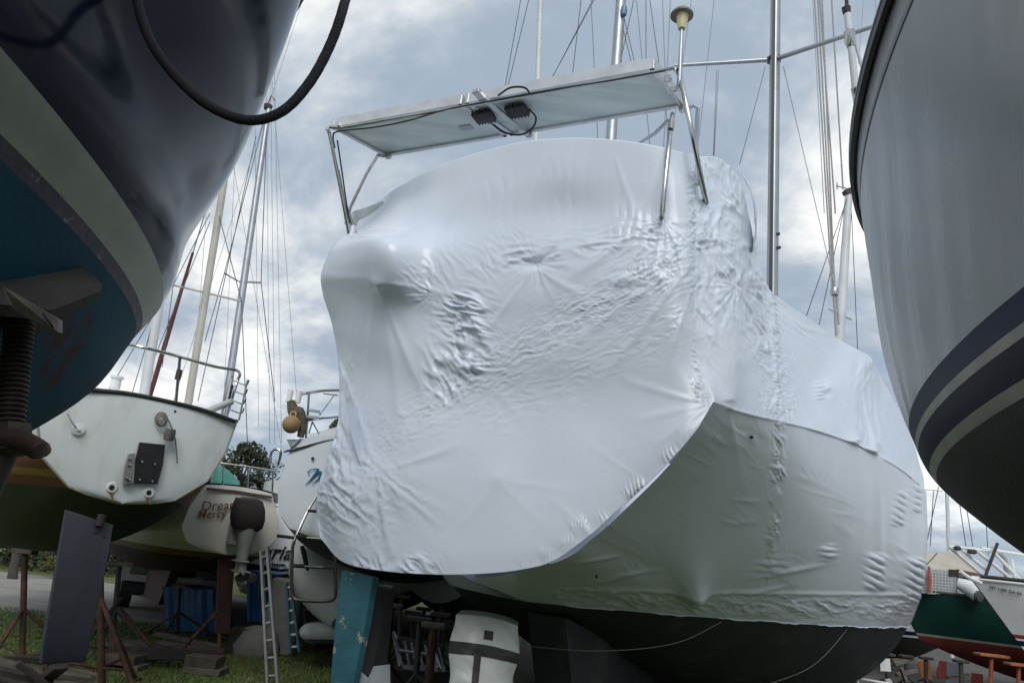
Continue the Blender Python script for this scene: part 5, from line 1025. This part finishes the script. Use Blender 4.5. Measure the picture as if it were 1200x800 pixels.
for k in range(6): MB().tube([at(474 + k * 8, 750 + k * 1.5, 8.5), at(480 + k * 8, 781 + k * .4, 8.3)], .014, 6).build('rung', ALU, lx, smooth=True)
MB().bar(at(470, 782, 8.3), at(522, 783, 8.3), .03, .06).build('stile', ALU, lx); MB().bar(at(466, 748, 8.5), at(518, 758, 8.5), .03, .06).build('stile', DARKST, lx)
ladder('white ladder lying at the lower right under the wrapped bow', at(1004, 806, 10), at(1000, 782, 10.5), at(1046, 806, 10), at(1040, 796, 10.5), 1, WHITEP)
for i, s_ in enumerate((2.3, 4.2, 6.2, 7.8)): one(MB().box(HB.P(0, s_, .07), (.9, .28, .136), HB.l, HB.a, UPZ, .01), 'added_keel_block', DARKWOOD, 'heavy timber block added to deepen the dark under the keel of the wrapped boat', 'timber', 'added keel blocks of the wrapped boat', False)  # blocks added to extend the darkness under the hull
# wrapped bundle under the stern
bd = thing('wrapped_bundle', 'bundle in pale plastic bound with black tape under the wrapped stern', 'bundle', HB.P(.1, 1.25, 0))
FILM2 = mat('dirty_film', (.50, .53, .53), (.42, .44, .44), scale=3, rough=.45, bump=.5, bscale=9)
bx = [at(530, 717, 5.7), at(612, 732, 5.85), at(602, 830, 5.75), at(519, 830, 5.6)]
Gb = np.array([[lerp(lerp(bx[0], bx[1], u), lerp(bx[3], bx[2], u), v_) for u in np.linspace(0, 1, 40)] for v_ in np.linspace(0, 1, 44)])
uu = np.linspace(-1, 1, 40)[None, :, None]; vv_ = np.linspace(-1, 1, 44)[:, None, None]
BUL = .13 * (1 - np.abs(uu) ** 2.6) * (1 - .6 * np.clip(-vv_, 0, 1) ** 3); Gb = Gb + V3(0, -1, 0) * BUL - V3(.03, 0, 0) * np.sign(uu) * (np.abs(uu) ** 3) * (.5 + .5 * np.sin(vv_ * 5)) + V3(0, 0, .03) * (.5 - np.abs(uu) ** 2)
pxb, pyb = proj(Gb); Gb = Gb + V3(0, -1, 0) * (.014 * crumple(pxb, pyb, 16, 301, .9, 2.5) + .012 * gnoise(pxb / 30, pyb / 30, 302))[..., None]
ob = MB(); ob.grid(Gb); rim_ = np.concatenate([Gb[0], Gb[1:, -1], Gb[-1, -2::-1], Gb[-2:0:-1, 0]]); ob.loft([rim_, rim_ + V3(.02, .5, 0)], False); ob.grid(Gb + V3(.02, .5, 0)); ob.build('plastic_film', FILM2, bd, smooth='all')
TAPE = mat('black_tape', (.012, .012, .013), (.02, .02, .021), scale=10, rough=.5, bump=.3)
def strip(u0, u1, v0, v1, tilt, name):                              # tape lying on the film
    iu = np.linspace(u0, u1, 30); iv = np.linspace(v0, v1, 6); G = np.zeros((6, 30, 3))
    for a, v_ in enumerate(iv):
        for b, u in enumerate(iu):
            x, y = u * 39, min(43, max(0, (v_ + tilt * u) * 43)); i0, j0 = min(42, int(y)), min(38, int(x)); fy, fx = y - i0, x - j0
            G[a, b] = (Gb[i0, j0] * (1 - fx) + Gb[i0, j0 + 1] * fx) * (1 - fy) + (Gb[i0 + 1, j0] * (1 - fx) + Gb[i0 + 1, j0 + 1] * fx) * fy
    return MB().grid(G - V3(0, .006, 0)).build(name, TAPE, bd, smooth='all')
strip(0, 1, .28, .41, .04, 'tape_band'); strip(.36, .46, .40, 1.0, 0, 'tape_band'); strip(.47, .60, .13, .23, .02, 'tape_patch')
# propane/brick clutter under the hull, right of the bundle
one(MB().loft([[at(x, y, 6.9) + V3(0, dd, 0) for dd in (-.1, .25)] for x, y in ((655, 795), (662, 790), (672, 792), (680, 800), (676, 815), (655, 815))], True), 'stone_block', mat('speckled_stone', (.2, .18, .16), (.1, .08, .07), scale=25, rough=.9, bump=.4), 'speckled stone block in the shadow under the dark hull', 'block')
# engine clutter behind the ladder
eng = thing('engine_block', 'dark engine on the ground behind the boarding ladder with a yellow hose coil', 'engine', V3(*at_z(372, 760, 0)[:2], 0))
ENG = mat('dirty_engine', (.03, .03, .03), (.08, .075, .07), scale=14, rough=.6, bump=.4)
for x, y, w, hh in ((365, 722, .5, .35), (352, 715, .25, .4), (385, 725, .35, .3), (362, 705, .3, .15), (395, 735, .3, .35)): MB().box(at(x, y, 11.6), (w, .4, hh), nrm(V3(1, .1, random.uniform(-.1, .1))), bev=.03).build('casing', ENG, eng)
for a, b in (((352, 700), (360, 735)), ((372, 700), (376, 740)), ((346, 715), (382, 712)), ((356, 730), (388, 726))): MB().tube([at(*a, 11.3), at(*b, 11.3)], .02, 6).build('pipe', mat('grey_pipe', (.3, .3, .28), rough=.5, metal=.5), eng, smooth=True)
hz = MB()
for k in range(4): hz.tube([at(383 + (7 - k) * math.cos(t), 712 + (7 - k) * math.sin(t), 11.25 - k * .02) for t in np.linspace(0, 6.28, 16)], .025, 6)
hz.build('hose_coil', mat('yellow_hose', (.3, .22, .08), (.22, .16, .07), scale=10, rough=.7), eng, smooth=True)
one(MB().box(at(330, 735, 11) * V3(1, 1, 0) + V3(0, 0, .5), (.45, .3, 1.0), bev=.03), 'grey_board', mat('grey_board', (.22, .22, .21), (.18, .18, .17), scale=4, rough=.8), 'grey upright board between the two ladders', 'board', None, False)
st_ = at_z(298, 766, 0); one(MB().lathe((st_[0], st_[1], 0), [(.001, 0), (.3, 0), (.33, .12), (.25, .3), (.1, .36), (.001, .37)], (0, 0, 1), 12), 'boulder', mat('pale_stone', (.26, .25, .23), (.2, .19, .17), scale=6, rough=.95, bump=.6), 'pale rounded boulder on the grass left of the aluminium ladder', 'stone')
one(MB().box(at_z(283, 765, 0) + V3(0, 0, .16), (.35, .3, .32), bev=.01), 'timber_block', DARKWOOD, 'dark timber block on the grass beside the pale boulder', 'block', None, False)
one(MB().box(at_z(499, 800, 0) + V3(0, 0, .1), (.3, .2, .2), bev=.01), 'concrete_block', mat('concrete', (.3, .3, .28), (.24, .24, .22), scale=10, rough=.9), 'pale concrete block under the lying ladder', 'block', None, False)
one(MB().bar(at(448, 792, 8.2), at(530, 794, 8.4), .12, .14, UPZ, .006), 'steel_beam', DARKST, 'dark horizontal steel beam under the wrapped stern', 'beam', None, False)
for i, (x, d, hd_, lab) in enumerate(((462, 14.5, -8, 'added dark-bottomed sailboat half hidden behind the blue rudder'), (512, 13.2, 10, 'added dark-bottomed sailboat behind the wrapped bundle'), (362, 19, -14, 'added dark-bottomed sailboat far behind the boarding ladder'))):  # generic boats added so the bright gaps under the hulls turn dark
    fz = Frame(at(x, 690, d), hd_); hz_ = Hull(fz, 9, tab([0, 2, 4, 7, 9], [1.1, 1.6, 1.7, 1.1, .03]), tab([0, 9], [2.9, 3.1]), tab([0, 2, 5, 8, 9], [.75, .35, .15, .9, 2.6]), 2.2, 2.0)
    bz = thing('sailboat', lab, 'sailboat', fz.o, 'dark-bottomed boats added behind the wrapped one'); hz_.transom('transom', GEL2, bz); hz_.band('topsides', GEL2, None, 1.75, bz, 24, 6); hz_.band('hull_bottom', ANTIF, 1.75, None, bz, 24, 8); hz_.deck('deck', GEL2, bz)
    MB().prism([fz.P(-.1, s, z) for s, z in ((2.2, .8), (6, .75), (5.4, .06), (3, .06))], fz.l * .2).build('keel', ANTIF, bz); MB().prism([fz.P(-.04, s, z) for s, z in ((.1, 1.2), (.7, 1.1), (.6, .35), (.15, .35))], fz.l * .08).build('rudder', ANTIF, bz)
BRK = mat('far_grey_hull', (.22, .24, .28), (.18, .2, .23), scale=3, rough=.6)
one(MB().loft([[at(x, y, 15) + V3(0, dd, 0) for dd in (0, 1.2)] for x, y in ((480, 726), (530, 726), (530, 760), (505, 762), (482, 752))], True), 'tarped_boat', BRK, 'grey-blue covered boat glimpsed under the wrapped stern', 'boat')
for i, (x, yt, yb, d) in enumerate(((470, 700, 790, 9.5), (484, 720, 785, 10), (497, 715, 780, 11), (520, 730, 795, 9.8))): 
    stand(('slim dark stand nearest the blue rudder in the dim gap', 'slim dark stand left of the grey-blue covered boat', 'slim dark stand in front of the grey-blue covered boat', 'slim dark stand right of the grey-blue covered boat')[i], at(x, yt, d), at(x - 3, yb, d), .55, DARKST, DARKST, r=.025, phase=i * .7)
for i, (x, yt, yb, d, lab) in enumerate(((458, 712, 800, 7.6, 'black stand just right of the charcoal skeg'), (492, 728, 806, 7.4, 'black stand behind the lying alloy ladder'), (516, 722, 800, 8.8, 'black stand tight against the left side of the wrapped bundle'))):
    stand(lab, at(x, yt, d), at(x - 2, yb, d), .6, DARKST, DARKST, r=.03, phase=.9 + i)
# lower right clutter
one(MB().prism([at(x, y, 12.5) for x, y in ((1031, 771), (1037, 771), (1038, 786), (1032, 786))], V3(.1, .03, 0)), 'white_board', WHITEP, 'small white board leaning on the black stand at lower right', 'board', None, False)
RP = mat('faded_red_panel', (.26, .05, .04), (.2, .045, .035), scale=5, rough=.7)
for lab, pts, m in (('orange-red fuel can among the stands at lower right', ((1076, 774), (1090, 774), (1092, 796), (1080, 795)), ORP), ('dark red panel leaning under the green boat', ((1102, 774), (1110, 775), (1108, 794), (1100, 796), (1098, 788)), RP), ('grey tarp bundle under the red forefoot', ((1110, 775), (1128, 777), (1126, 800), (1108, 800)), BRK), ('dark red panel nearest the orange pads', ((1140, 788), (1152, 790), (1152, 808), (1138, 808)), RP)):
    one(MB().prism([at(x, y, 14.5) for x, y in pts], V3(.05, .12, 0)), 'panel' if 'panel' in lab else ('fuel_can' if 'can' in lab else 'tarp_bundle'), m, lab, lab.split()[-99] if False else ('panel' if 'panel' in lab else ('fuel can' if 'can' in lab else 'tarp')), None, False)
for i, (a, b, d) in enumerate((((1045, 773), (1072, 773), 14), ((1048, 778), (1062, 774), 13.5), ((1050, 790), (1075, 785), 13.2), ((1056, 782), (1062, 798), 13), ((1110, 793), (1135, 790), 13.3))): one(MB().bar(at(*a, d), at(*b, d), .07, .05), 'timber_offcut', WOOD, 'pale timber offcut among the black stands at lower right', 'timber', 'offcuts at lower right', False)

# ================================================================ VEHICLE, TREES
def car(label, c, head, bodym):
    fr = Frame(c, head); rt = thing('white_van', label, 'van', fr.o)
    prof = [(0, .35), (0, .75), (.05, .95), (.9, 1.05), (1.35, 1.62), (3.6, 1.7), (4.2, 1.1), (4.3, .4)]
    MB().loft([[fr.P(l * (1 - .12 * (z > 1.1)), s, z) for s, z in prof] for l in (-.88, -.8, .8, .88)], True).build('body', bodym, rt, smooth=True)
    MB().prism([fr.P(l, s, z) for l, s, z in ((-.68, .93, 1.1), (.68, .93, 1.1), (.62, 1.3, 1.55), (-.62, 1.3, 1.55))], V3(*(-fr.a * .012)) + V3(0, 0, .012)).build('windscreen', mat('dark_glass', (.01, .012, .014), rough=.08), rt)
    for l in (-.62, .62): MB().box(fr.P(l, -.01, .72), (.3, .05, .16), fr.l, fr.a, UPZ, .03).build('headlight', mat('headlamp', (.2, .22, .24), rough=.15), rt)
    MB().box(fr.P(0, -.01, .72), (.7, .04, .12), fr.l, fr.a, UPZ, .02).build('grille', BLACKP, rt); MB().box(fr.P(0, -.03, .42), (1.7, .1, .2), fr.l, fr.a, UPZ, .03).build('bumper', BLACKP, rt)
    for l in (-.8, .8):
        for s in (.8, 3.4):
            w = MB().lathe(fr.P(l - .1, s, .33), [(.001, 0), (.33, 0), (.33, .2), (.001, .2)], fr.l, 18).build('wheel', RUBBER, rt, smooth=True); MB().lathe(fr.P(l - .11, s, .33), [(.001, 0), (.19, 0), (.19, .22), (.001, .22)], fr.l, 12).build('rim', ALU, w, smooth=True)
    return rt
vc = at_z(119, 722, 0); car('white van parked on the gravel behind the slate rudder', (vc[0] + .55, vc[1] + 1.2, 0), -20, mat('white_car_paint', (.72, .73, .74), rough=.25, coat=.5))
LEAF = mat('dark_leaves', (.022, .036, .016), (.04, .055, .022), scale=2.2, rough=.7); LEAF2 = mat('mid_leaves', (.035, .055, .020), (.055, .075, .03), scale=2, rough=.7); BARK = mat('bark', (.07, .06, .05), (.045, .04, .034), scale=9, rough=.95, bump=.6)
def tree(label, x, y, h, cr, n, m, z0=.28, tr=.14, leaf=.16, group='trees beyond the boatyard', name='leafy_tree', conic=0.0):
    rt = thing(name, label, 'tree', (x, y, 0), group); b = V3(x, y, 0); rs = np.random.default_rng(int(abs(x * 31 + y * 7)))
    tk = MB(); lean = rs.normal(0, .03, 2); topp = b + V3(lean[0] * h, lean[1] * h, h * .82); tk.tube([b, lerp(b, topp, .4), topp], [tr, tr * .7, tr * .2], 8)
    cl = []
    for k in range(26):
        t = rs.uniform(z0, .98); a = rs.uniform(0, 6.28); w = cr * (math.sin(min(1, (t - z0) / (1 - z0) * .86 + .14) * math.pi) ** .6 * (1 - conic) + conic * (1.05 - t)); rr = w * rs.uniform(.35, .95)
        c = b + V3(rr * math.cos(a), rr * math.sin(a), h * t); cl.append((c, cr * rs.uniform(.22, .42)))
        if k % 2 == 0: tk.tube([lerp(b, topp, max(.2, t - .22)), lerp(lerp(b, topp, t - .1), c, .6), c], [tr * .32, tr * .2, tr * .06], 5)
    tk.build('trunk', BARK, rt, smooth=True)
    per = n // len(cl); vs = []; fs = []
    for c, r_ in cl:
        u = rs.normal(size=(per, 3)); u /= np.linalg.norm(u, axis=1)[:, None]; p = c + u * (r_ * rs.uniform(.25, 1.05, per) ** .6)[:, None] * V3(1, 1, .75)
        A = rs.normal(size=(per, 3)); A /= np.linalg.norm(A, axis=1)[:, None]; B_ = np.cross(A, rs.normal(size=(per, 3))); B_ /= np.linalg.norm(B_, axis=1)[:, None] + 1e-9
        sz = leaf * rs.uniform(.5, 1.2, per)[:, None]; k0 = len(vs) * 0
        q = np.stack([p - A * sz * .5, p + B_ * sz * .28, p + A * sz * .5, p - B_ * sz * .28], 1).reshape(-1, 3); vs.append(q)
    vv = np.concatenate(vs); MB().add(vv, [(4*i, 4*i+1, 4*i+2, 4*i+3) for i in range(len(vv) // 4)]).build('crown', m, rt, recalc=False)
    return rt
t1 = at(286, 560, 24); tree('dark rounded tree above the teal tarp of the cream boat', t1[0], t1[1], 4.3, 1.1, 5200, LEAF, .3)
t2 = at(390, 505, 30); tree('small tree top peeking between the script boat rail and the wrap', t2[0], t2[1], 6.4, .9, 5000, LEAF2, .5)
t3 = at(310, 556, 42); tree('distant low tree right of the dark rounded tree', t3[0], t3[1], 5.3, 2.2, 3000, LEAF2, .2)
for i, (px_, d, h, cr, lab) in enumerate(((-60, 21.5, 4.4, 2.6, 'dark tree at the far left edge of the gravel lot'), (8, 22.5, 4.6, 2.6, 'dark tree behind the gravel lot left of the rusty stand'), (55, 21, 4.3, 2.4, 'dark tree behind the gravel lot between rusty stand and slate rudder'), (105, 22, 4.5, 2.6, 'dark tree behind the slate rudder across the gravel'), (160, 24, 4.4, 2.4, 'dark tree across the gravel behind the cream boat keel'), (225, 26, 4, 2.2, 'dark tree beyond the blue tarp'))):
    p_ = at(px_, 660, d); tree(lab, p_[0], p_[1], h, cr, 4200, LEAF, .05)
p_ = at(60, 688, 18.6); tree('small yellow-green bush at the edge of the gravel lot', p_[0], p_[1], .9, .4, 900, mat('yellow_leaves', (.12, .11, .02), (.08, .085, .02), scale=4, rough=.7), .1, .02, .09, None, 'bush')
one(MB().tube([at(11, 690, 17.5) * V3(1, 1, 0), at(16, 665, 17.5), at(22, 635, 17.5), at(27, 600, 17.5)], [.11, .09, .08, .08], 12), 'tree_trunk', mat('grey_bark', (.07, .064, .058), (.045, .042, .04), scale=6, rough=.95, bump=.7), 'thick grey tree trunk leaning behind the gravel lot at far left', 'tree trunk')
for i in range(9):
    p_ = at(300 + i * 42, 690, 33 + 3 * (i % 3)); tree('low dark tree far behind the wrapped hull', p_[0], p_[1], 2.6 + .5 * (i % 3), 2.2, 1800, LEAF, .03, group='far tree line under the wrapped hull', leaf=.34)
